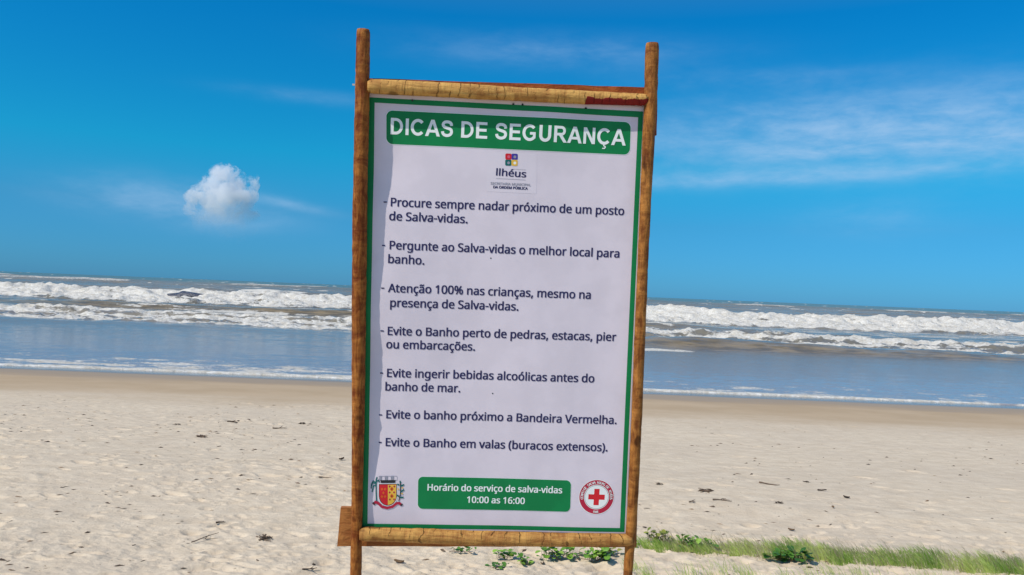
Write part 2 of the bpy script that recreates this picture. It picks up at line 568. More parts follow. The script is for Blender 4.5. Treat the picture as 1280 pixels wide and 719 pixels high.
# third: smooth brown face on the right
y3 = DD(60.5) + 0.5 * meC
r3 = sstep(lat, 700, 850)
H += (0.10 * fbm(XW / 2.2, YW / 1.2, 191, 4, 0.6) * r3 * np.exp(-((YW - y3) / 2.5) ** 2))
H += crest(y3, 0.42 * (1 + 0.5 * meC), 1.5, 2.2) * (0.2 + 0.8 * r3)
silt = np.maximum(silt, 1.0 * r3 * np.exp(-((YW - (y3 - 1.6)) / 2.6) ** 2))
foam = np.maximum(foam, np.exp(-((YW - (DD(66) + 0.3 * meC)) / 0.9) ** 2) * np.exp(-((lat - 815) / 50) ** 2) * 1.4)
# remnants of foam drifting between the breakers
drf = sstep(fbm(XW / 5.0, YW / 1.6, 171, 4, 0.6), 0.16, 0.42)
foam = np.maximum(foam, 0.55 * drf * sstep(YW, DD(58), DD(50)) * (1 - sstep(YW, 100, 170)))
# small whitecaps offshore
wc = sstep(fbm(XW / 6.0, YW / 5.0, 175, 3, 0.6), 0.50, 0.60) * sstep(YW, 130, 160)
foam = np.maximum(foam, 0.75 * wc)
# swash: ripples, lace and the foam line at the edge
left_e = 1 - sstep(XW, -4, 6)
swr = 1 - sstep(YW, EDGE + 1.5, EDGE + 9)
H += 0.020 * fbm(XW / 1.1, YW / 0.33, 181, 3, 0.6) * swr
dE = S - EDGE
foam = np.maximum(foam, 1.2 * np.exp(-((np.maximum(dE, 0.12) - 0.12) / 0.22) ** 2) * np.clip(0.86 + 0.9 * fbm(XW / 3.0, XW * 0, 183, 3), 0.35, 1))
foam = np.maximum(foam, (1 - sstep(dE, 1.0, 6.5)) * (0.30 + 0.16 * left_e + 0.42 * fbm(XW / 1.6, YW / 0.5, 185, 4, 0.6)))
shal = 1 - sstep(dE, 0.0, 26.0)
H = H * sstep(dE, 0.0, 1.6)
ZW = SEA + 0.012 + H + 0.02 * np.exp(-((dE - 0.35) / 0.3) ** 2)
bz = base_z(YW)
ZW = np.where(dE < 6, np.maximum(ZW, bz + 0.02), ZW)
ZW[0, :] = bz[0, :] - 0.03
H0 = foam

m_sea, t, p, tcn = new_mat('sea_water')
geo = t.n('ShaderNodeNewGeometry')
pos = geo.outputs['Position']
sp = t.n('ShaderNodeSeparateXYZ')
t.l(pos, sp.inputs[0])
a_f = t.n('ShaderNodeAttribute', attribute_name='foam').outputs['Fac']
a_s = t.n('ShaderNodeAttribute', attribute_name='silt').outputs['Fac']
a_sh = t.n('ShaderNodeAttribute', attribute_name='shallow').outputs['Fac']
fn1 = t.noise(t.mapping(pos, (1, 1.5, 1)), 0.9, 8, 0.68, 0.5)
fn2 = t.noise(t.mapping(pos, (1, 1.8, 1)), 5.0, 5, 0.65, 0.4)
fsum = t.math('ADD', a_f, t.math('ADD', t.math('MULTIPLY', t.math('SUBTRACT', fn1, 0.5), 1.5), t.math('MULTIPLY', t.math('SUBTRACT', fn2, 0.5), 0.55)))
fmask = t.maprange(fsum, 0.36, 0.62)
present = t.maprange(a_f, 0.02, 0.16)
fmask = t.math('MULTIPLY', fmask, present)
deep = t.mix(t.maprange(t.noise(t.mapping(pos, (0.02, 0.05, 1)), 1.0, 3), 0.35, 0.65), (0.165, 0.15, 0.115), (0.23, 0.20, 0.15))
far_f = t.maprange(sp.outputs[1], 180, 1200)
wc_ = t.mix(far_f, deep, (0.10, 0.155, 0.13))
wc_ = t.mix(t.math('MULTIPLY', a_s, 0.9), wc_, t.mix(t.maprange(t.noise(t.mapping(pos, (0.5, 1.6, 1)), 1.0, 5, 0.65), 0.35, 0.65), (0.10, 0.075, 0.035), (0.26, 0.195, 0.105)))
wc_ = t.mix(t.math('MULTIPLY', a_sh, 0.8), wc_, (0.26, 0.25, 0.27))
t.l(wc_, p.inputs['Base Color'])
p.inputs['IOR'].default_value = 1.333
t.l(t.math('MULTIPLY', t.maprange(sp.outputs[1], 44, 60, 0.5, 0.24), t.math('SUBTRACT', 1.0, t.math('MULTIPLY', a_s, 0.55))), p.inputs['Specular IOR Level'])
t.l(t.maprange(sp.outputs[1], 40, 500, 0.07, 0.28), p.inputs['Roughness'])
wvn = t.noise(t.mapping(pos, (0.8, 2.0, 1)), 1.6, 6, 0.62, 0.3)
wvn2 = t.noise(t.mapping(pos, (0.10, 0.30, 1)), 1.3, 5, 0.65, 0.3)
hh = t.math('ADD', t.math('MULTIPLY', wvn, 0.06), t.math('MULTIPLY', wvn2, t.maprange(sp.outputs[1], 44, 120, 0.0, 0.85)))
hh = t.math('MULTIPLY', hh, t.math('SUBTRACT', 1.0, t.math('MULTIPLY', a_sh, 0.15)))
t.l(bump(t, hh, 1.0, 1.0), p.inputs['Normal'])
pf = t.n('ShaderNodeBsdfPrincipled')
fc = t.mix(t.maprange(fn2, 0.35, 0.7), (0.52, 0.485, 0.41), (0.79, 0.775, 0.74))
fc = t.mix(t.math('MULTIPLY', t.maprange(fn1, 0.45, 0.68), 0.45), fc, (0.46, 0.40, 0.30))
t.l(fc, pf.inputs['Base Color'])
pf.inputs['Roughness'].default_value = 0.8
pf.inputs['Specular IOR Level'].default_value = 0.1
t.l(bump(t, t.math('ADD', fn1, t.math('MULTIPLY', fn2, 0.3)), 0.25, 1.0), pf.inputs['Normal'])
mx = t.n('ShaderNodeMixShader')
t.l(fmask, mx.inputs[0])
t.l(p.outputs[0], mx.inputs[1])
t.l(pf.outputs[0], mx.inputs[2])
out = [n for n in m_sea.node_tree.nodes if n.type == 'OUTPUT_MATERIAL'][0]
t.l(mx.outputs[0], out.inputs['Surface'])
sea = grid_mesh('sea', np.stack([XW, YW, ZW], -1), m_sea)
add_attr(sea, 'foam', foam)
add_attr(sea, 'silt', np.clip(silt, 0, 1))
add_attr(sea, 'shallow', shal)
tag(sea, 'murky sea with rows of white breakers rolling in to the beach', kind='structure')

# ------------------------------------------------------------------ the sign
FITR = (RAD(3.05), RAD(4.97), RAD(-0.53))
SC = 0.90                                     # outer board about one metre wide
BR = Matrix.Rotation(FITR[0], 3, 'Z') @ Matrix.Rotation(FITR[1], 3, 'X') @ Matrix.Rotation(FITR[2], 3, 'Y')
BO = EYEV + (Vector((-0.042, 3.477, 1.366)) - Vector((0, 0, 1.5))) * SC
BX, BN, BZ = BR @ Vector((1, 0, 0)), BR @ Vector((0, -1, 0)), BR @ Vector((0, 0, 1))
SIGN_BASE = Vector((BO.x, BO.y + 0.07, 0.0))


def on_plane(px, py, n=0.0):
    """board coordinates (x, z) of the point seen at px, py on the plane n metres in front of the sheet"""
    d = ray(px, py)
    o = BO + BN * n
    k = (o - EYEV).dot(BN) / d.dot(BN)
    q = EYEV + d * k - BO
    return q.dot(BX), q.dot(BZ)


def ripple(x, z):
    """gentle waviness of the stretched vinyl"""
    xl = x + 0.5
    w = 0.0040 * math.sin(z * 7.3 + 0.6) * math.exp(-(xl / 0.22) ** 2)
    w += 0.0035 * math.exp(-((z + 0.05) / 0.28) ** 2) * math.exp(-(xl / 0.15) ** 2)
    w += 0.0022 * math.sin(z * 17.0 + 1.0) * math.exp(-(xl / 0.10) ** 2)
    w += 0.011 * math.exp(-((x - 0.17) / 0.11) ** 2) * math.exp(-((z - 0.80) / 0.10) ** 2)
    w -= 0.0060 / (1 + math.exp(-(z - 0.50) * 30)) * math.exp(-(xl / 0.16) ** 2)
    w += 0.0065 / (1 + math.exp((z + 0.10) * 7)) * math.exp(-(xl / 0.16) ** 2)
    w += 0.0016 * math.sin(x * 11 + z * 3.0)
    return w + 0.004


def b2w(x, z, n=0.0, rip=True):
    return BO + BX * x + BZ * z + BN * (n + (ripple(x, z) if rip else 0.0))


sign = bpy.data.objects.new('safety_sign', None)
COL.objects.link(sign)
sign.location = SIGN_BASE
tag(sign, 'white beach safety notice with green border in a frame of peeled poles', 'sign')


def log(name, mat, pts, widths, axis_ends, n_front=0.8, paint=None, seed=1, seg=40):
    """peeled pole: pts are seen centre points, widths the seen diameters in pixels"""
    world, rad = [], []
    for (px, py), w in zip(pts, widths):
        d = ray(px, py)
        r = 0.5 * w / FPX * (BO.y) * 1.0
        n = r * (1.0 if n_front is None else n_front) + 0.004
        x, z = on_plane(px, py, n)
        world.append(b2w(x, z, n, False))
        rad.append(r)
    if axis_ends:
        d = (world[-1] - world[-3]).normalized()
        while world[-1].z > -0.25:
            world.append(world[-1] + d * 0.12)
            rad.append(rad[-1] * 1.01)
    # resample
    P = np.array([list(v) for v in world])
    L = np.concatenate([[0], np.cumsum(np.linalg.norm(np.diff(P, axis=0), axis=1))])
    N = int(L[-1] / 0.010)
    s = np.linspace(0, L[-1], N)
    from_l = lambda arr: np.interp(s, L, arr)
    C = np.stack([from_l(P[:, i]) for i in range(3)], 1)
    ker = np.ones(17) / 17
    for i in range(3):
        pad = np.concatenate([2 * C[0, i] - C[8:0:-1, i], C[:, i], 2 * C[-1, i] - C[-2:-10:-1, i]])
        C[:, i] = np.convolve(pad, ker, 'valid')
    Rr = from_l(np.array(rad))
    rn = np.random.default_rng(seed)
    knots = [(rn.uniform(0, L[-1]), rn.uniform(0, 2 * math.pi), rn.uniform(0.05, 0.14)) for _ in range(int(L[-1] * 6))]
    T = np.gradient(C, axis=0)
    T /= np.linalg.norm(T, axis=1)[:, None]
    ref = np.array(list(BN))
    verts, pv = [], []
    ang = np.linspace(0, 2 * math.pi, seg, endpoint=False)
    rings = []
    for i in range(N):
        a = np.cross(ref, T[i]); a /= np.linalg.norm(a)
        b = np.cross(T[i], a)                          # points to the viewer
        rr = Rr[i] * np.ones(seg)
        si = s[i]
        xs, ys = np.full(seg, si * 16), ang
        rr = rr * (1 + 0.05 * fbm(xs * 0.35 + seed, np.cos(ang) * 1.3 + 5, seed, 2) + 0.10 * fbm(xs * 2.2 + np.sin(ang) * 0.9, np.cos(ang) * 1.5 + 9, seed + 3, 3) * 0.6)
        # transverse peel nicks
        nk = vnoise(np.full(seg, si * 55) + 1.2 * np.sin(ang), np.cos(ang) * 0.8, seed + 9)
        rr = rr * (1 - 0.05 * np.clip(nk - 0.16, 0, 1) / 0.34)
        for ks, ka, kr in knots:
            da = np.angle(np.exp(1j * (ang - ka)))
            q = ((si - ks) / 0.016) ** 2 + (da / 0.45) ** 2
            rr = rr * (1 + kr * np.exp(-q))
        if i < 2:
            rr = rr * (0.86 if i == 0 else 0.96)
        if i > N - 3 and not axis_ends:
            rr = rr * (0.86 if i == N - 1 else 0.96)
        ring = C[i] + rr[:, None] * (np.cos(ang)[:, None] * a + np.sin(ang)[:, None] * b)
        rings.append(ring)
        if paint:
            pv.append(paint(C[i], np.sin(ang), a, b, ang, s[i] / L[-1]))
    V = np.concatenate(rings + [C[:1], C[-1:]])
    F = []
    for i in range(N - 1):
        for j in range(seg):
            F.append((i * seg + j, i * seg + (j + 1) % seg, (i + 1) * seg + (j + 1) % seg, (i + 1) * seg + j))
    for j in range(seg):
        F.append((N * seg, (j + 1) % seg, j))
        F.append((N * seg + 1, (N - 1) * seg + j, (N - 1) * seg + (j + 1) % seg))
    o = add_mesh(name, V, F, mat, sign, SIGN_BASE)
    if paint:
        add_attr(o, 'paint', np.concatenate([np.concatenate(pv), [0, 0]]))
    return o


tag(log('post', M_POST_L, [(454, 37), (452.8, 130), (450.2, 230), (449, 330), (448.4, 430), (447.6, 530), (446.8, 590), (446, 650), (444.8, 719)],
        [16.5, 17.2, 17.6, 17.6, 17, 15.6, 14.4, 14.2, 14.4], True, seed=3), 'reddish-brown peeled pole at the left of the notice')
tag(log('post', M_POST_R, [(815.2, 54), (813, 130), (808, 230), (803.3, 330), (799.5, 430), (795.6, 530), (792.8, 590), (789.6, 650), (786.5, 690), (785, 719)],
        [16.6, 15.6, 14.2, 13.4, 13.8, 13.4, 13.8, 13.2, 12.6, 12], True, seed=8), 'tan peeled pole at the right of the notice')


def red_paint(c, sn, a, b, ang, f):
    # painted from 78 % of the length to the right end, on the lower half
    lowside = -np.cos(ang) if a[2] > 0 else np.cos(ang)
    v = 0.5 + 0.55 * lowside - 0.05
    return v * (1.0 if f > 0.778 else 0.0)


tag(log('rail', M_RAIL_T, [(460, 108), (505, 110), (550, 112.3), (600, 115.2), (640, 117.4), (720, 121.6), (770, 123.6), (809, 125.2)],
        [17, 17.5, 17, 17.2, 16.6, 16.4, 15.2, 14.4], False, 0.9, red_paint, seed=21), 'top rail with a strip of red paint at its right end')
tag(log('rail', M_RAIL_B, [(450, 667.5), (500, 669), (540, 670.3), (580, 672.3), (620, 673.6), (700, 674.8), (750, 675.2), (790, 675)],
        [17.5, 17.5, 18.6, 18, 18.6, 17, 16.4, 15], False, 0.9, seed=33), 'yellowish bottom rail')


def plank(name, mat, quad, n0, n1, label, seed):
    """board given by its four seen corners (tl, tr, br, bl)"""
    cs = [on_plane(px, py, n0) for px, py in quad]
    nx, nz = 60, 8
    rn = np.random.default_rng(seed)
    V, F = [], []
    for side, n in ((0, n0), (1, n1)):
        for j in range(nz + 1):
            for i in range(nx + 1):
                a, b = i / nx, j / nz
                x = (cs[0][0] * (1 - a) + cs[1][0] * a) * (1 - b) + (cs[3][0] * (1 - a) + cs[2][0] * a) * b
                z = (cs[0][1] * (1 - a) + cs[1][1] * a) * (1 - b) + (cs[3][1] * (1 - a) + cs[2][1] * a) * b
                if j in (0, nz):
                    z += 0.0022 * float(fbm(np.array([x * 9.0]), np.array([j * 3.0]), seed, 3)[0])
                if i in (0, nx):
                    x += 0.002 * float(fbm(np.array([z * 12.0]), np.array([i * 1.0]), seed, 2)[0])
                V.append(b2w(x, z, n + (0.0015 if side == 0 and 0 < j < nz and 0 < i < nx else 0), False))
    w = nx + 1
    K = (nx + 1) * (nz + 1)
    for j in range(nz):
        for i in range(nx):
            F.append((j * w + i, (j + 1) * w + i, (j + 1) * w + i + 1, j * w + i + 1))
            F.append((K + j * w + i, K + j * w + i + 1, K + (j + 1) * w + i + 1, K + (j + 1) * w + i))
    for i in range(nx):
        F.append((i, i + 1, K + i + 1, K + i))
        q = nz * w + i
        F.append((q, K + q, K + q + 1, q + 1))
    for j in range(nz):
        q = j * w
        F.append((q, K + q, K + q + w, q + w))
        q = j * w + nx
        F.append((q, q + w, K + q + w, K + q))
    o = add_mesh(name, V, F, mat, sign, SIGN_BASE, smooth=False)
    if label: tag(o, label)
    return o


plank('plank', M_PLANK_T, [(450, 97.6), (822, 109.8), (821, 169.5), (450, 158)], -0.022, -0.044, 'reddish sawn plank behind the top rail', 5)
plank('plank', M_PLANK_B, [(425.6, 635), (797, 640), (795.5, 684), (421.4, 683)], -0.022, -0.042, 'brown sawn plank sticking out behind the left pole', 6)
plank('backing_board', M_BACK, [(457, 119), (806.5, 136), (783, 668), (450.5, 662)], -0.012, -0.020, None, 7)


# the vinyl sheet itself, as a rippled sheet with thickness
def quad_pts(q, a, b):
    x = (q[0][0] * (1 - a) + q[1][0] * a) * (1 - b) + (q[3][0] * (1 - a) + q[2][0] * a) * b
    z = (q[0][1] * (1 - a) + q[1][1] * a) * (1 - b) + (q[3][1] * (1 - a) + q[2][1] * a) * b
    return x, z


SHEET = [on_plane(*p) for p in ((457.5, 113), (808, 131.5), (784.4, 669), (451, 663))]
nx, nz = 100, 150
V, F = [], []
for n in (0.0, -0.0018):
    for j in range(nz + 1):
        for i in range(nx + 1):
            x, z = quad_pts(SHEET, i / nx, j / nz)
            V.append(b2w(x, z, n))
w, K = nx + 1, (nx + 1) * (nz + 1)
for j in range(nz):
    for i in range(nx):
        q = j * w + i
        F.append((q, q + w, q + w + 1, q + 1))
        F.append((K + q, K + q + 1, K + q + w + 1, K + q + w))
for i in range(nx):
    F.append((i, i + 1, K + i + 1, K + i)); q = nz * w + i; F.append((q, K + q, K + q + 1, q + 1))
for j in range(nz):
    q = j * w; F.append((q, K + q, K + q + w, q + w)); q = j * w + nx; F.append((q, q + w, K + q + w, K + q))
banner = add_mesh('banner', V, F, M_SHEET, sign, SIGN_BASE)


class Art:
    """flat print cut from polygons in board coordinates; follows the ripple of the sheet"""
    def __init__(self):
        self.v, self.f, self.m, self.k = [], [], [], 0

    def poly(self, pts, mat=0, lift=None):
        self.k += 1
        h = (self.k * 0.00002 if lift is None else lift)
        b = len(self.v)
        self.v += [(x, z, h) for x, z in pts]
        self.f.append(tuple(range(b, b + len(pts))))
        self.m.append(mat)

    def pxpoly(self, pts, mat=0, lift=None):
        self.poly([on_plane(*p) for p in pts], mat, lift)

    def ribbon(self, pts, wd, mat=0, closed=False, lift=None):
        """stroke of width wd along pts with mitred corners"""
        self.k += 1
        h = (self.k * 0.00002 if lift is None else lift)
        n = len(pts)
        L_, R_ = [], []
        for i, p_ in enumerate(pts):
            a = pts[i - 1] if (i > 0 or closed) else None
            c = pts[(i + 1) % n] if (i < n - 1 or closed) else None
            d1 = Vector((p_[0] - a[0], p_[1] - a[1])).normalized() if a else None
            d2 = Vector((c[0] - p_[0], c[1] - p_[1])).normalized() if c else None
            d1, d2 = d1 or d2, d2 or d1
            n1, n2 = Vector((-d1.y, d1.x)), Vector((-d2.y, d2.x))
            mt = (n1 + n2)
            mt = mt / max(mt.length, 1e-6)
            s_ = 1 / max(mt.dot(n1), 0.5) * wd / 2
            L_.append((p_[0] + mt.x * s_, p_[1] + mt.y * s_))
            R_.append((p_[0] - mt.x * s_, p_[1] - mt.y * s_))
        b = len(self.v)
        self.v += [(x, z, h) for x, z in L_] + [(x, z, h) for x, z in R_]
        for i in range(n if closed else n - 1):
            j = (i + 1) % n
            self.f.append((b + i, b + n + i, b + n + j, b + j))
            self.m.append(mat)

    def build(self, name, mats, lift, label=None, cut=0.0):
        bm = bmesh.new()
        vs = [bm.verts.new(v) for v in self.v]
        for f, mi in zip(self.f, self.m):
            try:
                fc_ = bm.faces.new([vs[i] for i in f]); fc_.material_index = mi
            except ValueError:
                pass
        bmesh.ops.triangulate(bm, faces=[f for f in bm.faces if len(f.verts) > 4])
        if cut:
            xs = [v[0] for v in self.v]; zs = [v[1] for v in self.v]
            g = math.floor(min(xs) / cut) * cut
            while g < max(xs):
                bmesh.ops.bisect_plane(bm, geom=bm.verts[:] + bm.edges[:] + bm.faces[:], plane_co=(g, 0, 0), plane_no=(1, 0, 0)); g += cut
            g = math.floor(min(zs) / cut) * cut
            while g < max(zs):
                bmesh.ops.bisect_plane(bm, geom=bm.verts[:] + bm.edges[:] + bm.faces[:], plane_co=(0, g, 0), plane_no=(0, 1, 0)); g += cut
        for v in bm.verts:
            x, z, h = v.co
            v.co = b2w(x, z, lift + h) - SIGN_BASE
        bmesh.ops.recalc_face_normals(bm, faces=bm.faces)
        for f in bm.faces:
            if f.normal.dot(BN) < 0:
                f.normal_flip()
        me = bpy.data.meshes.new(name)
        bm.to_mesh(me); bm.free()
        for m in mats:
            me.materials.append(m)
        o = bpy.data.objects.new(name, me)
        COL.objects.link(o)
        o.parent = banner
        if label: o['label'] = label
        return o


def rounded(quad_px, rpx, grow=0.0):
    """rounded quadrilateral from four seen corners"""
    q = [Vector(on_plane(*p)) for p in quad_px]
    r = rpx / FPX * BO.y
    c = sum(q, Vector((0, 0))) / 4
    q = [p + Vector((math.copysign(grow, p.x - c.x), math.copysign(grow, p.y - c.y))) for p in q]
    out_ = []
    for i in range(4):
        p0, p_, p1 = q[i - 1], q[i], q[(i + 1) % 4]
        a, b = (p0 - p_).normalized(), (p1 - p_).normalized()
        s_, e_, cc = p_ + a * r, p_ + b * r, p_ + (a + b) * r
        for k in range(9):
            f = k / 8 * math.pi / 2
            out_.append(tuple(cc + (s_ - cc) * math.cos(f) + (e_ - cc) * math.sin(f)))
    return out_


A = Art()
go = [(460.5, 121.7), (803.5, 139.8), (780.2, 664.6), (453.0, 658.2)]
gi = [(468.4, 128.4), (797.3, 147.0), (774.6, 659.6), (459.9, 653.2)]
for i in range(4):
    j = (i + 1) % 4
    A.pxpoly([go[i], go[j], gi[j], gi[i]], 0, 0.0)
A.build('border_line', [M_GREEN], 0.0006, cut=0.02)

HEAD = [(483.0, 138.0), (788.2, 153.2), (786.8, 193.8), (482.8, 179.8)]
A = Art()
A.poly(rounded(HEAD, 8.0, 0.0022), 0, 0.0); A.poly(rounded(HEAD, 7.6), 1, 0.0004)
A.build('heading_box', [M_WHITE, M_GREEN], 0.0006, cut=0.02)
HOUR = [(522.9, 595.0), (713.6, 600.0), (712.4, 639.2), (522.4, 635.0)]
A = Art()
A.poly(rounded(HOUR, 6.5, 0.0014), 0, 0.0); A.poly(rounded(HOUR, 6.2), 1, 0.0004)
A.build('opening_hours_box', [M_WHITE, M_GREEN], 0.0006, cut=0.02)

# --- heading letters (heavy grotesque capitals drawn as strokes and polygons)
SW = 0.195


def arc(cx, cy, rx, ry, a0, a1, n=18):
    return [(cx + rx * math.cos(RAD(a0 + (a1 - a0) * i / n)), cy + ry * math.sin(RAD(a0 + (a1 - a0) * i / n))) for i in range(n + 1)]


def glyph(ch):
    """list of ('r', pts, width) / ('p', pts); advance"""
    if ch == 'I': return [('p', [(.10, 0), (.305, 0), (.305, 1), (.10, 1)])], .40
    if ch == 'D': return [('r', [(.20, .088), (.44, .088)] + arc(.44, .5, .39, .412, -90, 90)[1:] + [(.20, .912)], .178), ('p', [(.10, 0), (.305, 0), (.305, 1), (.10, 1)])], 1.0
    if ch in 'CÇ':
        g = [('r', arc(.525, .5, .385, .418, 42, 318, 30), .19)]
        if ch == 'Ç': g.append(('r', [(.53, .02), (.51, -.07), (.60, -.10), (.63, -.17), (.56, -.235), (.42, -.235)], .07))
        return g, 1.01
    if ch == 'A': return [('p', [(0, 0), (.215, 0), (.50, .76), (.61, 1), (.39, 1)]), ('p', [(1.0, 0), (.785, 0), (.50, .76), (.39, 1), (.61, 1)]),
                          ('p', [(.24, .225), (.76, .225), (.70, .385), (.30, .385)])], 1.0
    if ch == 'S':
        pts = [(.76, .68), (.73, .81), (.62, .89), (.46, .915), (.30, .885), (.205, .79), (.205, .69), (.29, .60), (.47, .54), (.66, .485),
               (.755, .40), (.76, .26), (.68, .145), (.50, .085), (.32, .11), (.205, .195), (.165, .33)]
        sm = []
        for i in range(len(pts) - 1):
            p0, p1, p2, p3 = pts[max(i - 1, 0)], pts[i], pts[i + 1], pts[min(i + 2, len(pts) - 1)]
            for k in range(3):
                tt = k / 3
                sm.append(tuple(0.5 * (2 * p1[c] + (p2[c] - p0[c]) * tt + (2 * p0[c] - 5 * p1[c] + 4 * p2[c] - p3[c]) * tt ** 2 + (3 * p1[c] - p0[c] - 3 * p2[c] + p3[c]) * tt ** 3) for c in (0, 1)))
        return [('r', sm + [pts[-1]], .185)], .93
    if ch == 'E': return [('p', [(.10, 0), (.305, 0), (.305, 1), (.10, 1)])] + [('p', [(.29, y0), (x1, y0), (x1, y0 + .17), (.29, y0 + .17)]) for y0, x1 in ((0, .86), (.425, .80), (.83, .84))], .93
    if ch == 'G': return [('r', arc(.53, .5, .39, .418, 42, 322, 30) + [(.85, .28)], .185), ('p', [(.55, .385), (.935, .385), (.935, .545), (.55, .545)]), ('p', [(.76, .12), (.935, .17), (.935, .40), (.76, .40)])], 1.08
    if ch == 'U': return [('r', [(.20, 1), (.20, .40)] + arc(.50, .38, .30, .295, 180, 360)[1:] + [(.80, 1)], .2)], 1.0
    if ch == 'R': return [('p', [(.10, 0), (.305, 0), (.305, 1), (.10, 1)]), ('r', [(.29, .915), (.60, .915)] + arc(.60, .705, .20, .21, 90, -90)[1:] + [(.29, .495)], .17),
                          ('p', [(.44, .43), (.66, .45), (1.0, 0), (.76, 0)])], 1.01
    if ch == 'N': return [('p', [(.10, 0), (.29, 0), (.29, 1), (.10, 1)]), ('p', [(.71, 0), (.90, 0), (.90, 1), (.71, 1)]), ('p', [(.10, 1), (.31, 1), (.90, 0), (.69, 0)])], 1.0
    return [], .39


def frame2d(pl, pr, cap_px):
    """origin, x axis (unit), z axis (unit), length, cap height - all in board coordinates"""
    a, b = Vector(on_plane(*pl)), Vector(on_plane(*pr))
    ex = (b - a).normalized()
    ez = Vector((-ex.y, ex.x))
    return a, ex, ez, (b - a).length, cap_px / FPX * BO.y


def heading(text, pl, pr, cap_px):
    o_, ex, ez, L_, cap = frame2d(pl, pr, cap_px)
    adv, items = 0.0, []
    for ch in text:
        g, w_ = glyph(ch)
        items += [(kind, [(x + adv, y) for x, y in pts], rest) for kind, pts, *rest in g]
        adv += w_ + 0.0
    x0 = min(p_[0] for it in items for p_ in it[1]); x1 = max(p_[0] for it in items for p_ in it[1])
    sx = L_ / (x1 - x0)
    A = Art()
    mp = lambda p_: tuple(o_ + ex * ((p_[0] - x0) * sx) + ez * (p_[1] * cap))
    for kind, pts, rest in items:
        if kind == 'p':
            A.poly([mp(p_) for p_ in pts])
        else:
            A.ribbon([mp(p_) for p_ in pts], rest[0] * (sx + cap) / 2)
    A.build('lettering', [M_WHITE], 0.0014, 'white heading DICAS DE SEGURANÇA')


heading('DICAS DE SEGURANÇA', (488, 167.9), (781.6, 182.4), 19.8)

# --- body letters from a font that ships with Blender
FONT = None
try:
    FONT = bpy.data.fonts.load(bpy.utils.system_resource('DATAFILES') + '/fonts/NotoSansHebrew-Regular.woff2')
except Exception:
    FONT = None


def text_mesh(body, bold):
    c = bpy.data.curves.new('lettering', 'FONT')
    if FONT: c.font = FONT
    c.body = body; c.size = 1.0; c.resolution_u = 3
    o = bpy.data.objects.new('lettering', c)
    COL.objects.link(o)
    dg = bpy.context.evaluated_depsgraph_get()
    me = bpy.data.meshes.new_from_object(o.evaluated_get(dg))
    vs = [(v.co.x, v.co.y) for v in me.vertices]
    fs = [tuple(p_.vertices) for p_ in me.polygons]
    bpy.data.objects.remove(o); bpy.data.curves.remove(c); bpy.data.meshes.remove(me)
    return vs, fs


CAP = 0.714
_v = text_mesh('P', 0)[0]
CAP = max(v[1] for v in _v) - min(v[1] for v in _v)


def text_art(lines, mat, label, lift=0.0010, bold=0.020):
    """lines: (text, left baseline px, right baseline px, cap height px)"""
    A = Art()
    for body, pl, pr, cap_px in lines:
        o_, ex, ez, L_, cap = frame2d(pl, pr, cap_px)
        vs, fs = text_mesh(body, bold)
        used = [v for v in vs]
        x0 = min(v[0] for v in used); x1 = max(v[0] for v in used)
        sx = L_ / (x1 - x0 + 2 * bold)
        sy = cap / (CAP + bold)
        if body == '-':
            sy = cap / CAP
        sh = [(0, 0)] if bold == 0 else [(-1, -.5), (-1, .5), (-.5, -.5), (-.5, .5), (0, -.5), (0, .5), (.5, -.5), (.5, .5), (1, -.5), (1, .5)]
        for k, (dx, dz) in enumerate(sh):
            b = len(A.v)
            for x, y in vs:
                q = o_ + ex * ((x - x0 + bold + dx * bold) * sx) + ez * ((y + (dz + .5) * bold * 0.9) * sy)
                A.v.append((q.x, q.y, k * 0.00002))
            for f in fs:
                A.f.append(tuple(i + b for i in f)); A.m.append(0)
    return A.build('lettering', [mat], lift, label)


CP = 10.6
T_ = [
    ([('-', (479.6, 256.9), (483.5, 257), CP), ('Procure sempre nadar próximo de um posto', (488.4, 258.0), (779.8, 269.2), CP), ('de Salva-vidas.', (486.5, 275.4), (584.5, 279.4), CP)], 'first tip'),
    ([('-', (477.7, 311.0), (481.6, 311.2), CP), ('Pergunte ao Salva-vidas o melhor local para', (487.1, 311.6), (773.9, 322.2), CP), ('banho.', (485.3, 328.8), (530.5, 331.0), CP)], 'second tip'),
    ([('-', (476.7, 364.0), (480.7, 364.2), CP), ('Atenção 100% nas crianças, mesmo na', (485.3, 364.9), (738.2, 373.8), CP), ('presença de Salva-vidas.', (488.0, 383.2), (647.9, 388.4), CP)], 'third tip'),
    ([('-', (475.9, 417.2), (480.0, 417.4), CP), ('Evite o Banho perto de pedras, estacas, pier', (484.9, 418.4), (770.0, 426.4), CP), ('ou embarcações.', (483.0, 435.0), (593.7, 438.5), CP)], 'fourth tip'),
    ([('-', (475.2, 470.0), (478.8, 470.2), CP), ('Evite ingerir bebidas alcoólicas antes do', (483.9, 470.9), (742.6, 478.0), CP), ('banho de mar.', (481.8, 487.8), (575.3, 490.4), CP)], 'fifth tip'),
    ([('-', (473.9, 522.0), (477.8, 522.2), CP), ('Evite o banho próximo a Bandeira Vermelha.', (483.0, 522.4), (770.5, 530.0), CP)], 'sixth tip'),
    ([('-', (473.5, 556.4), (477.1, 556.6), CP), ('Evite o Banho em valas (buracos extensos).', (482.2, 557.0), (759.1, 564.0), CP)], 'seventh tip'),
]
for lines, nm in T_:
    for q, ln_ in enumerate(lines):
        text_art([ln_], M_NAVY, ('dash before the ', 'first line of the ', 'second line of the ')[q] + nm)
text_art([('Horário do serviço de salva-vidas', (534.4, 612.4), (702.4, 616.2), 8.6)], M_WHITE, 'white text naming the lifeguard hours', 0.0014)
text_art([('10:00 as 16:00', (583.7, 627.9), (655.8, 629.8), 8.4)], M_WHITE, 'white text giving the lifeguard hours', 0.0014)

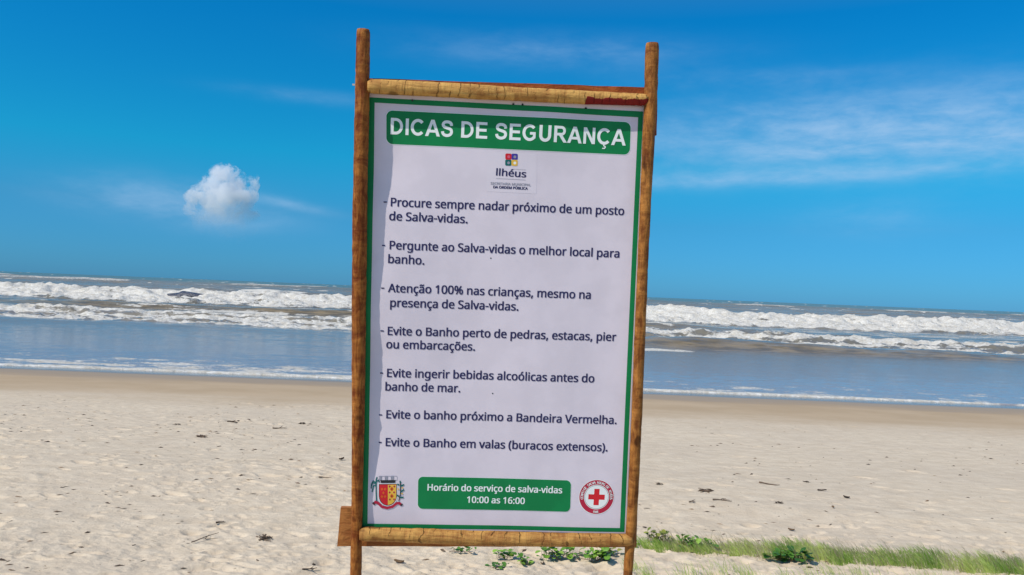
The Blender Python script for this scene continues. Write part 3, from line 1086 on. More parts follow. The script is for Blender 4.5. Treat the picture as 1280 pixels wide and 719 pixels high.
# --- town badge
A = Art()
A.poly(rounded([(608.5, 189), (671, 192), (670.5, 242.5), (608, 239.5)], 1.5), 0, 0)
A.build('badge_sticker', [M_STICK], 0.0004, cut=0.02)
A = Art()
for (x, y, m_, m2) in ((635.5, 196, 0, 4), (643.2, 196.2, 1, 5), (635.3, 203.6, 2, 5), (643.1, 203.8, 3, 6)):
    A.poly(rounded([(x - 3.9, y - 3.9), (x + 3.9, y - 3.7), (x + 3.8, y + 3.9), (x - 3.9, y + 3.7)], 1.6), m_)
    c_ = on_plane(x + .3, y + .2)
    A.poly([(c_[0] + .0055 * math.cos(k * .63), c_[1] + .0055 * math.sin(k * .63)) for k in range(10)], m2)
for a_, b_, wd in (((641, 211.6), (657.4, 212.6), .0010), ((620, 223.2), (657, 225.2), .0012)):
    A.ribbon([on_plane(*a_), on_plane(*b_)], wd, 7)
A.build('town_badge', [M_RED, M_BLUE, M_TEAL, M_YEL, M_PINK, M_GREY, M_WHITE, M_GREY], 0.0010)
text_art([('llhéus', (619.8, 219.6), (657.5, 222.2), 8.6)], M_NAVY, 'town name Ilhéus', 0.0010, 0.022)
text_art([('SECRETARIA MUNICIPAL', (613.2, 230.9), (663.4, 232.9), 3.0)], M_GREY, 'small grey department text', 0.0010, 0.02)
text_art([('DA ORDEM PÚBLICA', (616.4, 235.5), (659.6, 237.5), 3.2)], M_NAVY, 'small dark department text', 0.0010, 0.04)


# --- coat of arms, bottom left
def cpx(x, y):
    return (460 + x / 11.98, 585 + y / 11.98)


A = Art()
P_ = lambda pts, m_: A.pxpoly([cpx(*p_) for p_ in pts], m_)
Rb = lambda pts, wd, m_, cl=False: A.ribbon([on_plane(*cpx(*p_)) for p_ in pts], wd / 11.98 / FPX * BO.y, m_, cl)
shield = [(172, 226), (432, 226), (434, 400)] + [(303 + 131 * math.cos(RAD(a)), 400 + 145 * math.sin(RAD(a))) for a in range(10, 180, 14)] + [(170, 400)]
shield = [(x, y) for x, y in shield]
P_([(303 + (x - 303) * 1.10, 370 + (y - 370) * 1.07) for x, y in shield], 0)      # white edge
P_([(303 + (x - 303) * 1.03, 370 + (y - 370) * 1.02) for x, y in shield], 1)      # dark outline
P_([(303 + (x - 303) * 0.96, 370 + (y - 370) * 0.96) for x, y in shield], 2)      # red field
P_([(303, 236), (424, 236), (426, 400)] + [(303 + 123 * math.cos(RAD(a)), 398 + 137 * math.sin(RAD(a))) for a in range(10, 91, 10)], 3)
for x, y in ((362, 300), (362, 405)):
    P_([(x, y - 38), (x + 30, y), (x, y + 38), (x - 30, y)], 4)
    P_([(x, y - 14), (x + 12, y), (x, y + 14), (x - 12, y)], 1)
for x, y in ((330, 350), (395, 350), (395, 455), (333, 455), (330, 262), (398, 262)):
    P_([(x, y - 20), (x + 16, y), (x, y + 20), (x - 16, y)], 5)
for x, y in ((215, 300), (262, 300), (215, 410), (262, 410), (238, 355)):
    P_([(x, y - 24), (x + 20, y), (x, y + 24), (x - 20, y)], 6)
P_([(190, 168), (418, 168), (410, 208), (198, 208)], 1)                            # crown band
for i in range(6):
    x = 172 + i * 45
    P_([(x, 165), (x + 4, 105), (x + 38, 105), (x + 42, 165)], 7 if i % 2 else 8)
Rb([(165, 112), (440, 112)], 10, 8)
for pts in ([(135, 480), (128, 330), (128, 150)], [(128, 200), (85, 180), (60, 225), (55, 290)], [(128, 190), (165, 165), (175, 200)],
            [(128, 240), (90, 250), (70, 340)], [(128, 150), (145, 120)], [(125, 215), (75, 205), (62, 245)]):
    Rb(pts, 17, 9)
Rb([(465, 480), (490, 380), (490, 190)], 14, 1)
for pts in ([(490, 260), (545, 235)], [(490, 345), (545, 312)], [(480, 430), (538, 425)], [(490, 210), (485, 180)], [(440, 230), (475, 240)], [(430, 390), (470, 410)]):
    Rb(pts, 22, 9)
for x, y in ((520, 285), (515, 370), (455, 300)):
    P_([(x - 16, y), (x, y - 14), (x + 16, y), (x, y + 14)], 10)
Rb([(85, 525), (120, 490), (160, 505), (215, 560), (290, 580), (370, 562), (430, 515), (470, 510), (512, 545)], 40, 11)
Rb([(85, 520), (105, 505)], 44, 1)
Rb([(500, 525), (512, 548)], 40, 1)
A.build('coat_of_arms', [M_WHITE, M_DARK, M_RED, M_YEL, M_ORG, M_CRIM, M_ORG, M_STICK, M_GREY, M_TEAL, M_YEL, M_CRIM], 0.0009, 'town coat of arms with red and yellow shield', cut=0.012)

# --- round lifeguard seal, bottom right
A = Art()
sc_ = on_plane(745.4, 620.8)
PX = BO.y / FPX


def circ(r, n=56):
    return [(sc_[0] + r * PX * math.cos(2 * math.pi * k / n), sc_[1] + r * PX * math.sin(2 * math.pi * k / n)) for k in range(n)]


A.poly(circ(22.9), 0); A.poly(circ(22.2), 1); A.poly(circ(16.2), 0)
A.ribbon(circ(15.2), .0013, 3, True)
ca, sa = math.cos(RAD(-1.2)), math.sin(RAD(-1.2))
rot = lambda x, y: (sc_[0] + (x * ca - y * sa) * PX, sc_[1] + (x * sa + y * ca) * PX)
A.poly([rot(*q) for q in ((-10.6, -3.4), (10.6, -3.4), (10.6, 3.4), (-10.6, 3.4))], 2)
A.poly([rot(*q) for q in ((-3.4, 3.3), (3.4, 3.3), (3.4, 10.7), (-3.4, 10.7))], 2)
A.poly([rot(*q) for q in ((-3.4, -10.7), (3.4, -10.7), (3.4, -3.3), (-3.4, -3.3))], 2)


def ring_text(body, a0, a1, r, cap, flip=False):
    n = len(body)
    for i, ch in enumerate(body):
        if ch == ' ': continue
        vs, fs = text_mesh(ch, 0)
        if not vs: continue
        a = RAD(a0 + (a1 - a0) * i / max(n - 1, 1))
        mx_ = (min(v[0] for v in vs) + max(v[0] for v in vs)) / 2
        er = Vector((math.cos(a), math.sin(a))); et = Vector((math.sin(a), -math.cos(a)))
        if flip: er, et = -er, -et
        base_r = r * PX
        s_ = cap * PX / CAP
        o_ = Vector(sc_) + Vector((math.cos(a), math.sin(a))) * base_r
        A.k += 1
        for dx in (-.03, .03):
            b = len(A.v)
            for x, y in vs:
                q = o_ + et * ((x - mx_ + dx) * s_) + er * (y * s_)
                A.v.append((q.x, q.y, A.k * 0.00003))
            for f in fs:
                A.f.append(tuple(k + b for k in f)); A.m.append(0)


ring_text('CORPO DE SALVA VIDAS DE ILHÉUS', 186, -6, 17.4, 3.2)
ring_text('PMI', 263, 277, 20.8, 3.0, True)
A.build('lifeguard_seal', [M_WHITE, M_CRIM, M_RED, M_DARK], 0.0006, 'round red and white lifeguard seal with a cross', cut=0.02)


# --- staples, pin holes, nails
def disc(name, px, py, r, n, mat, parent, h=0.002, label=None):
    x, z = on_plane(px, py, n)
    V, F = [], []
    k = 10
    for hh_ in (0, h):
        for i in range(k):
            a = 2 * math.pi * i / k
            V.append(b2w(x + r * (1 - 0.2 * (hh_ > 0)) * math.cos(a), z + r * (1 - 0.2 * (hh_ > 0)) * math.sin(a), n + hh_, parent is banner))
    F.append(tuple(range(k, 2 * k)))
    for i in range(k):
        F.append((i, (i + 1) % k, k + (i + 1) % k, k + i))
    o = add_mesh(name, V, F, mat, parent, SIGN_BASE, smooth=False)
    return o


for px, py in ((515.5, 125.5), (641.5, 130.6), (653, 131.2), (732.0, 135.6)):
    disc('staple', px, py, 0.0042, 0.0012, M_DARK, banner, 0.003)
for px, py in ((613.5, 322.8), (615.8, 491.8)):
    disc('pin_hole', px, py, 0.0028, 0.0004, M_DARK, banner, 0.0006)
x_, z_ = on_plane(443.5, 106, 0.02)
nl = [b2w(x_ + s1 * 0.003, z_ + s2 * 0.003, 0.02 + s3 * 0.003, False) for s1 in (-3, 1) for s2 in (-1, 1) for s3 in (-1, 1)]
add_mesh('nail', nl, [(0, 1, 3, 2), (4, 6, 7, 5), (0, 4, 5, 1), (2, 3, 7, 6), (0, 2, 6, 4), (1, 5, 7, 3)], M_NAIL, sign, SIGN_BASE, smooth=False)


# ------------------------------------------------------------------ ground position under a seen point
def at(px, py):
    d = ray(px, py)
    k = 1.0
    lo, hi = 2.0, 40.0
    for _ in range(40):
        mid = (lo + hi) / 2
        q = EYEV + d * (mid / d.y)
        if q.z > float(base_z(q.y)):
            lo = mid
        else:
            hi = mid
    q = EYEV + d * (lo / d.y)
    return q.x, q.y


# ------------------------------------------------------------------ plants
def leaf_mat(name, c1, c2, trans=0.25):
    m, t, p, tcn = new_mat(name)
    ns = t.noise(tcn.outputs['Object'], 22.0, 4)
    oi = t.n('ShaderNodeAttribute', attribute_name='tone')
    f = t.math('ADD', t.math('MULTIPLY', ns, 0.5), t.math('MULTIPLY', oi.outputs['Fac'], 0.75))
    col = t.mix(t.maprange(f, 0.25, 0.95), c1, c2)
    t.l(col, p.inputs['Base Color'])
    p.inputs['Roughness'].default_value = 0.42
    tr = t.n('ShaderNodeBsdfTranslucent')
    t.l(col, tr.inputs['Color'])
    mx = t.n('ShaderNodeMixShader')
    mx.inputs[0].default_value = trans
    t.l(p.outputs[0], mx.inputs[1]); t.l(tr.outputs[0], mx.inputs[2])
    out = [n for n in m.node_tree.nodes if n.type == 'OUTPUT_MATERIAL'][0]
    t.l(mx.outputs[0], out.inputs['Surface'])
    return m


M_LEAF = leaf_mat('creeper_leaf', (0.07, 0.20, 0.02), (0.30, 0.50, 0.07))
M_LEAF_D = leaf_mat('creeper_leaf_dark', (0.02, 0.09, 0.012), (0.12, 0.28, 0.04))
M_LEAF_Y = leaf_mat('creeper_leaf_yellow', (0.10, 0.15, 0.02), (0.34, 0.36, 0.06))
M_STEM = ink('runner_stem', (0.20, 0.11, 0.05), 0.7)
M_GRASS = leaf_mat('dune_grass', (0.22, 0.38, 0.05), (0.55, 0.64, 0.18), 0.3)
M_STRAW = leaf_mat('dry_grass', (0.30, 0.25, 0.13), (0.50, 0.44, 0.26), 0.3)


def creeper(px, py, spread_px, height, n_leaf, mat, label, seed, size=0.021):
    size, height, n_leaf = size * 1.45, height * 1.35, int(n_leaf * 1.15)
    gx, gy = at(px, py)
    gz = ground_z(gx, gy)
    rn = random.Random(seed)
    sx = spread_px / FPX * gy / 2
    root = bpy.data.objects.new('beach_creeper', None)
    COL.objects.link(root)
    root.location = (gx, gy, gz)
    tag(root, label, 'plant', 'leafy creepers rooted in the sand')
    V, F, T = [], [], []
    SV, SF = [], []
    runners = []
    for r in range(max(2, int(spread_px / 12))):
        a = rn.uniform(-0.5, 0.5) + (math.pi if rn.random() < 0.5 else 0)
        ln = rn.uniform(0.5, 1.0)
        runners.append([(sx * ln * t_ * math.cos(a), 0.7 * sx * ln * t_ * math.sin(a) + rn.uniform(-.004, .004), 0.006 + height * 0.25 * math.sin(t_ * 2.4)) for t_ in [k / 6 for k in range(7)]])

    def leaf(c, up, yaw, ln, wd, tone):
        q = Euler((up, 0, yaw)).to_matrix()
        prof = [(0, 0), (0.30, 0.34), (0.62, 0.52), (0.92, 0.40), (0.86, 0.0)]      # notched tip
        b = len(V)
        rows = [(0.0, 0.0)]
        pts = []
        for y_, x_ in ((0.0, 0.03), (0.28, 0.36), (0.60, 0.52), (0.88, 0.42), (1.0, 0.20)):
            fold = 0.25
            curl = -0.22 * y_ * y_
            pts.append([(-x_, y_ - (0.0), fold * x_ + curl), (0, y_ * (0.90 if y_ > 0.9 else 1.0), curl), (x_, y_, fold * x_ + curl)])
        for row in pts:
            for x_, y_, z_ in row:
                v = q @ Vector((x_ * wd, y_ * ln, z_ * ln))
                V.append((c[0] + v.x, c[1] + v.y, max(c[2] + v.z, 0.003)))
                T.append(tone)
        for i in range(4):
            for j in range(2):
                F.append((b + i * 3 + j, b + i * 3 + j + 1, b + (i + 1) * 3 + j + 1, b + (i + 1) * 3 + j))

    for rpts in runners:
        b = len(SV)
        for (x, y, z) in rpts:
            for k in range(5):
                a = k * 2 * math.pi / 5
                SV.append((x, y + 0.0018 * math.cos(a), z + 0.0018 * math.sin(a)))
        for i in range(len(rpts) - 1):
            for k in range(5):
                SF.append((b + i * 5 + k, b + i * 5 + (k + 1) % 5, b + (i + 1) * 5 + (k + 1) % 5, b + (i + 1) * 5 + k))
    for k in range(n_leaf):
        rp = rn.choice(runners)
        base = rp[rn.randint(0, 6)]
        c = (base[0] + rn.gauss(0, .013), base[1] + rn.gauss(0, .016), base[2])
        hgt_ = rn.uniform(0.15, 1.0) * height
        lean = rn.uniform(-0.012, 0.012)
        # petiole
        b = len(SV)
        for (x, y, z) in (c, (c[0] + lean, c[1], c[2] + hgt_ * 0.8)):
            for q_ in range(3):
                a = q_ * 2.1
                SV.append((x + 0.0011 * math.cos(a), y + 0.0011 * math.sin(a), z))
        for q_ in range(3):
            SF.append((b + q_, b + (q_ + 1) % 3, b + 3 + (q_ + 1) % 3, b + 3 + q_))
        s_ = size * rn.uniform(0.6, 1.25)
        leaf((c[0] + lean, c[1], c[2] + hgt_ * 0.8), rn.uniform(-0.1, 1.0), rn.uniform(0, 2 * math.pi), s_ * 1.2, s_, rn.random())
    o = add_mesh('foliage', V, F, mat, root)
    add_attr(o, 'tone', np.array(T))
    add_mesh('runner', SV, SF, M_STEM, root)
    return root


creeper(576, 689, 34, 0.020, 16, M_LEAF_D, 'small sparse creeper half hidden beneath the middle of the bottom rail', 1, 0.016)
creeper(632, 699, 26, 0.040, 22, M_LEAF, 'compact green creeper left of two others below the bottom rail', 2)
creeper(625, 709, 24, 0.022, 14, M_LEAF_D, 'little dark creeper nearest the camera below the bottom rail', 3, 0.017)
creeper(659, 704, 20, 0.036, 15, M_LEAF, 'tiny upright creeper standing alone on bare sand beneath the notice', 4, 0.019)
creeper(698, 697, 46, 0.050, 46, M_LEAF, 'bushy green creeper right of centre below the bottom rail', 5, 0.024)
creeper(742, 702, 48, 0.048, 44, M_LEAF, 'bright green creeper beside the foot of the right pole', 6, 0.024)
creeper(765, 695, 30, 0.038, 22, M_LEAF_Y, 'pale yellow-green creeper touching the left side of the right pole', 7, 0.019)
creeper(822, 682, 34, 0.055, 34, M_LEAF_Y, 'yellowish creeper just right of the right pole', 8, 0.020)
creeper(866, 689, 50, 0.045, 44, M_LEAF, 'mid green creeper mixed into the left end of the grass strip', 9, 0.022)
creeper(984, 703, 50, 0.042, 46, M_LEAF_D, 'dark glossy creeper in front of the grass strip, casting a black shadow', 10, 0.026)

# ------------------------------------------------------------------ grass strip
rn = random.Random(11)


def blade_set(name, n, place, hrange, wd, mat, label, lean=(-0.55, 0.25), seed=1):
    rn = random.Random(seed)
    V, F, T = [], [], []
    for _ in range(n):
        q = place(rn)
        if q is None: continue
        gx, gy, hs_, tone = q
        gz = ground_z(gx, gy) - 0.004
        h = rn.uniform(*hrange) * hs_
        lx = rn.gauss(lean[0] * 0.5, 0.30) * h
        ly = rn.gauss(0, 0.25) * h
        a = rn.uniform(-0.6, 0.6)
        wx, wy = math.cos(a) * wd / 2, math.sin(a) * wd / 2
        b = len(V)
        for k, (f, c, ww) in enumerate(((0, 0, 1), (0.45, 0.22, 0.85), (0.8, 0.62, 0.55))):
            V.append((gx + lx * c - wx * ww, gy + ly * c - wy * ww, gz + h * f)); V.append((gx + lx * c + wx * ww, gy + ly * c + wy * ww, gz + h * f))
            T += [tone, tone]
        V.append((gx + lx * 1.05, gy + ly * 1.05, gz + h * (1.0 - 0.15 * abs(lx) / h))); T.append(tone)
        F += [(b, b + 1, b + 3, b + 2), (b + 2, b + 3, b + 5, b + 4), (b + 4, b + 5, b + 6)]
    o = add_mesh(name, V, F, mat)
    add_attr(o, 'tone', np.array(T))
    tag(o, label, 'grass', kind='stuff')
    return o


def strip_line(px):
    """seen base line of the grass strip"""
    return 689 + (px - 800) * 0.067


def clump(x, s, seed):
    return float(fbm(np.array([x / s]), np.array([seed * 1.7]), seed, 3)[0])


def place_strip(rn):
    px = rn.uniform(792, 1420)
    if px > 1280 and rn.random() < 0.3: return None
    th = 12.5 * (0.7 + 0.9 * (clump(px, 60, 5) + 0.35)) * min(1.0, (px - 780) / 90 + 0.35)
    back = rn.random() ** 1.3
    py = strip_line(px) - back * th + 4.5 * clump(px, 25, 9)
    if clump(px, 22, 7) < -0.22 and rn.random() < 0.55: return None
    gx, gy = at(px, py)
    return gx, gy, 0.75 + 0.7 * (clump(px, 35, 6) + 0.3), min(1, max(0, 0.5 + 1.2 * clump(px, 30, 8) + rn.uniform(-.35, .35)))


blade_set('grass', 9000, place_strip, (0.03, 0.085), 0.0036, M_GRASS, 'strip of short green dune grass across the right of the sand', (-1.7, 0.2), seed=1)


def place_tall(rn):
    px = rn.uniform(830, 1420)
    py = strip_line(px) - rn.random() * 13 + 2
    gx, gy = at(px, py)
    return gx, gy, 1.0, rn.random()


blade_set('dry_grass', 1500, place_tall, (0.06, 0.16), 0.0020, M_STRAW, 'thin straw coloured stalks rising above the green grass strip', (-1.6, 0.2), seed=2)


def place_front(rn):
    c = rn.choice([(905, 718, 26), (935, 726, 22), (1030, 722, 30), (1075, 722, 26), (1160, 728, 40), (1240, 724, 30), (860, 724, 22), (985, 728, 24), (790, 712, 10), (812, 722, 10)])
    px, py = rn.gauss(c[0], c[2] * 0.5), rn.gauss(c[1], 3.5)
    gx, gy = at(px, py)
    return gx, gy, rn.uniform(0.5, 1.2), rn.uniform(0.2, 1)


blade_set('sparse_grass', 620, place_front, (0.03, 0.12), 0.0024, M_GRASS, 'sparse thin grass tufts in the sand in front of the green strip', (-1.4, 0.2), seed=3)

# ------------------------------------------------------------------ things lying on the sand
M_TWIG = ink('weathered_twig', (0.16, 0.11, 0.075), 0.8, 0.4)
M_WEED = ink('dry_seaweed', (0.075, 0.05, 0.035), 0.75, 0.4)
M_HUSK = ink('dry_husk', (0.24, 0.15, 0.085), 0.8, 0.4)
M_ROCK = None


def twig(px, py, len_px, ang, thick, label, seed, mat=M_TWIG, bend=0.2, fork=True):
    gx, gy = at(px, py)
    rn = random.Random(seed)
    L_ = len_px / FPX * gy
    V, F = [], []

    def tube(p0, dirv, ln, r0):
        p_ = Vector(p0); d = Vector(dirv).normalized()
        b = len(V); n = 9
        for i in range(n):
            r = r0 * (1 - 0.65 * i / (n - 1)) * (1 + rn.uniform(-.15, .15))
            e1 = Vector((-d.y, d.x, 0)).normalized(); e2 = d.cross(e1)
            for k in range(6):
                a = k * math.pi / 3
                V.append(tuple(p_ + e1 * r * math.cos(a) + e2 * r * math.sin(a)))
            d = (d + Vector((rn.uniform(-bend, bend), rn.uniform(-bend, bend), rn.uniform(-.08, .08)))).normalized()
            p_ = p_ + d * ln / (n - 1)
            p_.z = min(max(p_.z, ground_z(gx + p_.x, gy + p_.y) - gz + r * 0.35), 0.05)
        for i in range(n - 1):
            for k in range(6):
                F.append((b + i * 6 + k, b + i * 6 + (k + 1) % 6, b + (i + 1) * 6 + (k + 1) % 6, b + (i + 1) * 6 + k))
        F.append(tuple(b + k for k in range(5, -1, -1)))
        F.append(tuple(b + (n - 1) * 6 + k for k in range(6)))

    gz = ground_z(gx, gy)
    dv = (math.cos(ang), math.sin(ang), 0.02)
    tube((-dv[0] * L_ / 2, -dv[1] * L_ / 2, 0.01), dv, L_, thick)
    if fork:
        for s_ in (-1, 1):
            a2 = ang + s_ * rn.uniform(0.4, 0.9)
            tube((dv[0] * L_ * rn.uniform(-.1, .1), dv[1] * L_ * rn.uniform(-.1, .1), 0.01), (math.cos(a2), math.sin(a2), 0.15), L_ * 0.4, thick * 0.6)
    o = add_mesh('twig', V, F, mat)
    o.location = (gx, gy, gz)
    tag(o, label, 'twig', 'twigs lying on the sand')
    return o


def clump_obj(px, py, w_px, label, seed, mat=M_WEED, name='seaweed_clump', cat='seaweed', flat=0.5):
    """tangle of curled strips"""
    gx, gy = at(px, py)
    gz = ground_z(gx, gy)
    rn = random.Random(seed)
    r = w_px / FPX * gy / 2
    V, F = [], []
    for s_ in range(22):
        a = rn.uniform(0, 6.28)
        p_ = Vector((rn.gauss(0, r * .3), rn.gauss(0, r * .3), rn.uniform(0, r * flat * 0.5)))
        d = Vector((math.cos(a), math.sin(a) * .7, rn.uniform(-.1, .12)))
        b = len(V); n = 6
        wd = r * rn.uniform(.06, .16)
        for i in range(n):
            up = Vector((rn.uniform(-.3, .3), rn.uniform(-.3, .3), 1)).normalized()
            e = d.cross(up).normalized() * wd * (1 - 0.7 * abs(i / (n - 1) - .3))
            V.append(tuple(p_ + e)); V.append(tuple(p_ - e)); V.append(tuple(p_ + up * wd * .6))
            d = (d + Vector((rn.uniform(-.5, .5), rn.uniform(-.5, .5), rn.uniform(-.35, .2)))).normalized()
            p_ = p_ + d * r * 0.17
            p_.z = min(max(p_.z, -0.002), r * flat)
        for i in range(n - 1):
            for k in range(3):
                F.append((b + i * 3 + k, b + i * 3 + (k + 1) % 3, b + (i + 1) * 3 + (k + 1) % 3, b + (i + 1) * 3 + k))
    o = add_mesh(name, V, F, mat)
    o.location = (gx, gy, gz + 0.003)
    tag(o, label, cat, 'washed-up scraps on the sand')
    return o


def husk(px, py, w_px, label, seed, mat=M_HUSK, name='dry_leaf'):
    """curled dead leaf"""
    gx, gy = at(px, py)
    gz = ground_z(gx, gy)
    rn = random.Random(seed)
    r = w_px / FPX * gy / 2
    yaw = rn.uniform(0, 6.28)
    V, F = [], []
    nu, nv = 9, 7
    for lay in (0, 1):
        for i in range(nu):
            s_ = i / (nu - 1)
            wd = r * 0.62 * math.sin(math.pi * min(max(s_, .04), .97)) ** 0.7
            for j in range(nv):
                q = j / (nv - 1) * 2 - 1
                x = (s_ - .5) * 2 * r
                y = q * wd * 0.8
                z = 0.32 * r * q * q + 0.25 * r * (s_ - .5) ** 2 * 4 + rn.uniform(0, .04) * r + 0.004 + lay * 0.0015
                V.append((x * math.cos(yaw) - y * math.sin(yaw), x * math.sin(yaw) + y * math.cos(yaw), z))
    K = nu * nv
    for i in range(nu - 1):
        for j in range(nv - 1):
            q = i * nv + j
            F.append((q, q + 1, q + nv + 1, q + nv)); F.append((K + q, K + q + nv, K + q + nv + 1, K + q + 1))
    for j in range(nv - 1):
        F.append((j, K + j, K + j + 1, j + 1)); q = (nu - 1) * nv + j; F.append((q, q + 1, K + q + 1, K + q))
    for i in range(nu - 1):
        q = i * nv; F.append((q, q + nv, K + q + nv, K + q)); q = i * nv + nv - 1; F.append((q, K + q, K + q + nv, q + nv))
    o = add_mesh(name, V, F, mat)
    o.location = (gx, gy, gz)
    tag(o, label, 'leaf', 'dead leaves on the sand')
    return o


clump_obj(221.5, 532, 8, 'small black seaweed lump, farthest left on the upper sand', 1)
clump_obj(378, 530.5, 9, 'black seaweed scrap near the left pole, far up towards the wet sand', 2)
clump_obj(253, 547, 18, 'wide thin smear of brown seaweed on the left of the beach', 3, M_TWIG, flat=.25)
clump_obj(331, 671, 20, 'brown tangle standing in for a cluster of footprints in the lower left sand', 4, M_TWIG, flat=.3)  # brown strips added in place of a cluster of footprints, no weed here
clump_obj(824, 606, 9, 'compact jet black lump of seaweed just right of the right pole', 5)
clump_obj(881, 614.5, 20, 'spread grey-brown seaweed tangle right of the right pole', 6, M_TWIG, flat=.3)
clump_obj(1008, 603, 8, 'small dark seaweed curl on the smooth sand at the right', 7)
clump_obj(973, 632.5, 11, 'dark seaweed scrap above the middle of the grass strip', 8)
clump_obj(806, 660, 6, 'tiny black seaweed lump touching the right pole in view', 9)
clump_obj(392, 703.5, 8, 'small dark seaweed lump at the bottom left, by the left pole foot', 10)
twig(290.7, 529.5, 13, 0.1, 0.012, 'short thick dark twig at the upper left of the dry sand', 11, M_WEED)
twig(350, 536.5, 18, 0.15, 0.009, 'long thin twig left of the left pole, on the upper sand', 12)
twig(406.6, 598, 17, -0.1, 0.006, 'curved bare twig just left of the left pole', 13, bend=.3, fork=False)
twig(257, 674, 38, 0.9, 0.004, 'longest twig, slanting across the lower left sand', 14, bend=.12)
twig(276, 656, 12, 0.4, 0.006, 'short forked twig above the longest one at lower left', 15, M_WEED)
twig(387, 712, 18, 0.3, 0.005, 'dark twig at the very bottom left of the left pole', 16, M_WEED)
twig(961.5, 606, 25, -0.5, 0.008, 'straight pale twig lying alone at the right of the beach', 17, bend=.03, fork=False)
twig(1028, 614, 12, 0.0, 0.008, 'short dark twig at the right, below the small seaweed curl', 18, M_WEED)
twig(902, 629, 24, 0.2, 0.006, 'crooked branching twig above the left part of the grass strip', 19)
twig(866, 633, 10, 0.1, 0.006, 'stubby twig between the right pole and the branching twig', 20)
husk(427, 575, 9, 'curled dead leaf close to the left side of the left pole', 21, M_WEED)
husk(499, 699, 13, 'brown dead leaf on the sand below the bottom rail', 22)
husk(989, 665, 8, 'dead leaf just behind the grass strip', 23)
husk(1041, 639, 7, 'upright curled dead leaf at the far right', 24)
husk(1058, 623, 8, 'dark dead leaf at the far right edge of the dry sand', 25, M_WEED)
husk(678, 702, 9, 'dead leaf beside the bushy creeper under the notice', 26, M_WEED)

# uncountable crumbs of weed, shell and stalk
rn = random.Random(5)
V, F, MI = [], [], []
for k in range(3900):
    gy = 1.0 / rn.uniform(1 / 4.3, 1 / 14.0)
    gx = rn.uniform(-1, 1) * (0.74 * gy + 0.6)
    if k > 3100:                                     # old wrack line on the upper left
        gy = rn.gauss(9.6, 0.9); gx = -rn.uniform(0.0, 0.8) * gy
    cl = float(fbm(np.array([gx / 1.1]), np.array([gy / 0.6]), 201, 3)[0])
    if cl < 0.05 and rn.random() < 0.75: continue
    gz = ground_z(gx, gy)
    big = rn.random() ** 3
    l_ = (0.005 + 0.022 * big) * (1 + 0.05 * gy); wd = l_ * rn.uniform(.12, .45)
    a = rn.gauss(0.2, 0.5)
    ca_, sa_ = math.cos(a), math.sin(a)
    b = len(V)
    h = wd * rn.uniform(.4, 1.0)
    for (x, y, z) in ((-l_, 0, 0), (0, -wd, 0), (l_, 0, 0), (0, wd, 0), (rn.uniform(-.3, .3) * l_, 0, h)):
        V.append((gx + x * ca_ - y * sa_, gy + x * sa_ + y * ca_, gz + z))
    F += [(b, b + 1, b + 4), (b + 1, b + 2, b + 4), (b + 2, b + 3, b + 4), (b + 3, b, b + 4)]
    MI += [rn.choice((0, 0, 1, 2))] * 4
lit = add_mesh('beach_litter', V, F, [M_WEED, M_TWIG, M_HUSK], fm=MI, smooth=False)
tag(lit, 'tiny dark crumbs of weed and stalk scattered over the sand', kind='stuff')

# ------------------------------------------------------------------ rock in the surf
M_ROCK, t, p, tcn = new_mat('wet_rock')
ns = t.noise(tcn.outputs['Object'], 1.8, 6, 0.6)
t.l(t.mix(t.maprange(ns, 0.35, 0.7), (0.035, 0.04, 0.06), (0.10, 0.10, 0.12)), p.inputs['Base Color'])
p.inputs['Roughness'].default_value = 0.3
t.l(bump(t, ns, 0.3), p.inputs['Normal'])
bm = bmesh.new()
bmesh.ops.create_icosphere(bm, subdivisions=4, radius=1)
for v in bm.verts:
    x, y, z = v.co
    nse = float(fbm(np.array([x * 1.6 + z]), np.array([y * 1.6 - z * .7]), 211, 4)[0])
    k = 1 + 0.35 * nse
    prof = 1.0 if x > 0 else (1.0 if x > -0.35 else 0.45)
    v.co = (x * 2.5 * k, y * 1.2 * k, z * 0.62 * k * (0.5 + 0.5 * prof) * (1 - 0.25 * x))
me = bpy.data.meshes.new('rock')
bm.to_mesh(me); bm.free()
me.materials.append(M_ROCK)
for f in me.polygons: f.use_smooth = True
rock = bpy.data.objects.new('rock', me)
COL.objects.link(rock)
rd = ray(235, 374.5)
ry = DD(27.0)
rock.location = (rd.x / rd.y * ry, ry, SEA + 0.50)
tag(rock, 'low dark wet rock awash in the white surf at the far left', 'rock')

# ------------------------------------------------------------------ cumulus cloud (a real volume, kilometres out)
CD = 3200.0


def sky_at(px, py, D=CD):
    d = ray(px, py)
    return EYEV + d * (D / d.y)


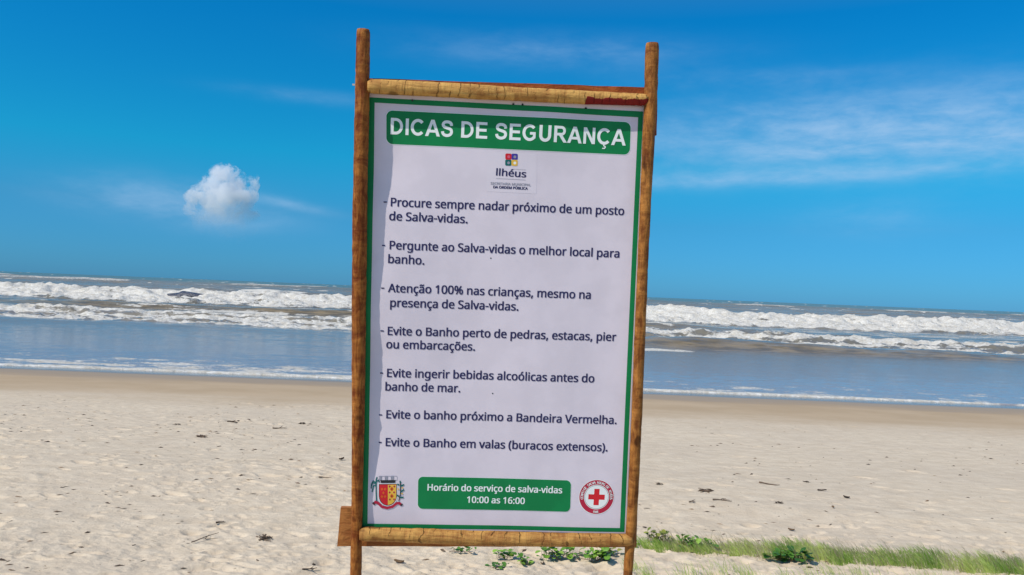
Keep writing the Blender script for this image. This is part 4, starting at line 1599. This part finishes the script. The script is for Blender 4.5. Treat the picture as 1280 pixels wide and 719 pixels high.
PXM = CD / FPX
BLOBS = [(283, 222, 14), (292, 233, 16), (268, 238, 18), (284, 250, 24), (262, 252, 17), (248, 247, 11), (300, 247, 16), (312, 227, 8.5), (285, 272, 22), (299, 268, 17), (268, 268, 16), (304, 284, 12), (254, 276, 14), (240, 262, 9), (290, 288, 14), (318, 288, 8)]
cc = sky_at(283, 253)
blobs = [(sky_at(x, y) + Vector((0, (i * 37 % 5 - 2) * 12.0, 0)), r * PXM) for i, (x, y, r) in enumerate(BLOBS)]
m_cl = bpy.data.materials.new('cloud_vapour')
m_cl.use_nodes = True
t = NT(m_cl.node_tree)
m_cl.node_tree.nodes.clear()
tcn = t.n('ShaderNodeTexCoord')
v = tcn.outputs['Object']
best = None
for (c, r) in blobs:
    dn = t.n('ShaderNodeVectorMath', operation='DISTANCE')
    t.l(v, dn.inputs[0])
    dn.inputs[1].default_value = tuple(c - cc)
    q = t.math('SUBTRACT', 1.0, t.math('DIVIDE', dn.outputs['Value'], r * 1.5))
    best = q if best is None else t.math('SMOOTH_MAX', best, q, 0.18)
nz1 = t.noise(v, 0.017, 8, 0.66, 0.5)
nz2 = t.noise(v, 0.075, 4, 0.6)
dens = t.math('ADD', best, t.math('MULTIPLY', t.math('SUBTRACT', nz1, 0.54), 4.2))
dens = t.math('ADD', dens, t.math('MULTIPLY', t.math('SUBTRACT', nz2, 0.5), 1.3))
szp = t.n('ShaderNodeSeparateXYZ')
t.l(v, szp.inputs[0])
hfade = t.maprange(szp.outputs[2], -110, 85, 0.02, 1.0)
dens = t.math('MULTIPLY', t.maprange(dens, 0.12, 0.42), hfade)
dens = t.math('MULTIPLY', dens, 0.030)
pv_ = t.n('ShaderNodeVolumePrincipled')
pv_.inputs['Color'].default_value = (0.99, 0.99, 1.0, 1)
pv_.inputs['Anisotropy'].default_value = 0.2
t.l(dens, pv_.inputs['Density'])
co = t.n('ShaderNodeOutputMaterial')
t.l(pv_.outputs[0], co.inputs['Volume'])
bm = bmesh.new()
bmesh.ops.create_icosphere(bm, subdivisions=5, radius=1)
for vv in bm.verts:
    d = vv.co.normalized()
    rmax = 10.0
    for (c, r) in blobs:
        c_ = c - cc
        b_ = c_.dot(d); disc_ = b_ * b_ - c_.length_squared + (r * 1.45) ** 2
        if disc_ > 0:
            rmax = max(rmax, b_ + math.sqrt(disc_))
    vv.co = d * rmax
me = bpy.data.meshes.new('cloud')
bm.to_mesh(me); bm.free()
me.materials.append(m_cl)
cloud = bpy.data.objects.new('cloud', me)
COL.objects.link(cloud)
cloud.location = cc
tag(cloud, 'small white cumulus cloud low over the sea at the left', 'cloud')
scene.cycles.volume_step_rate = 0.35
scene.cycles.volume_max_steps = 256
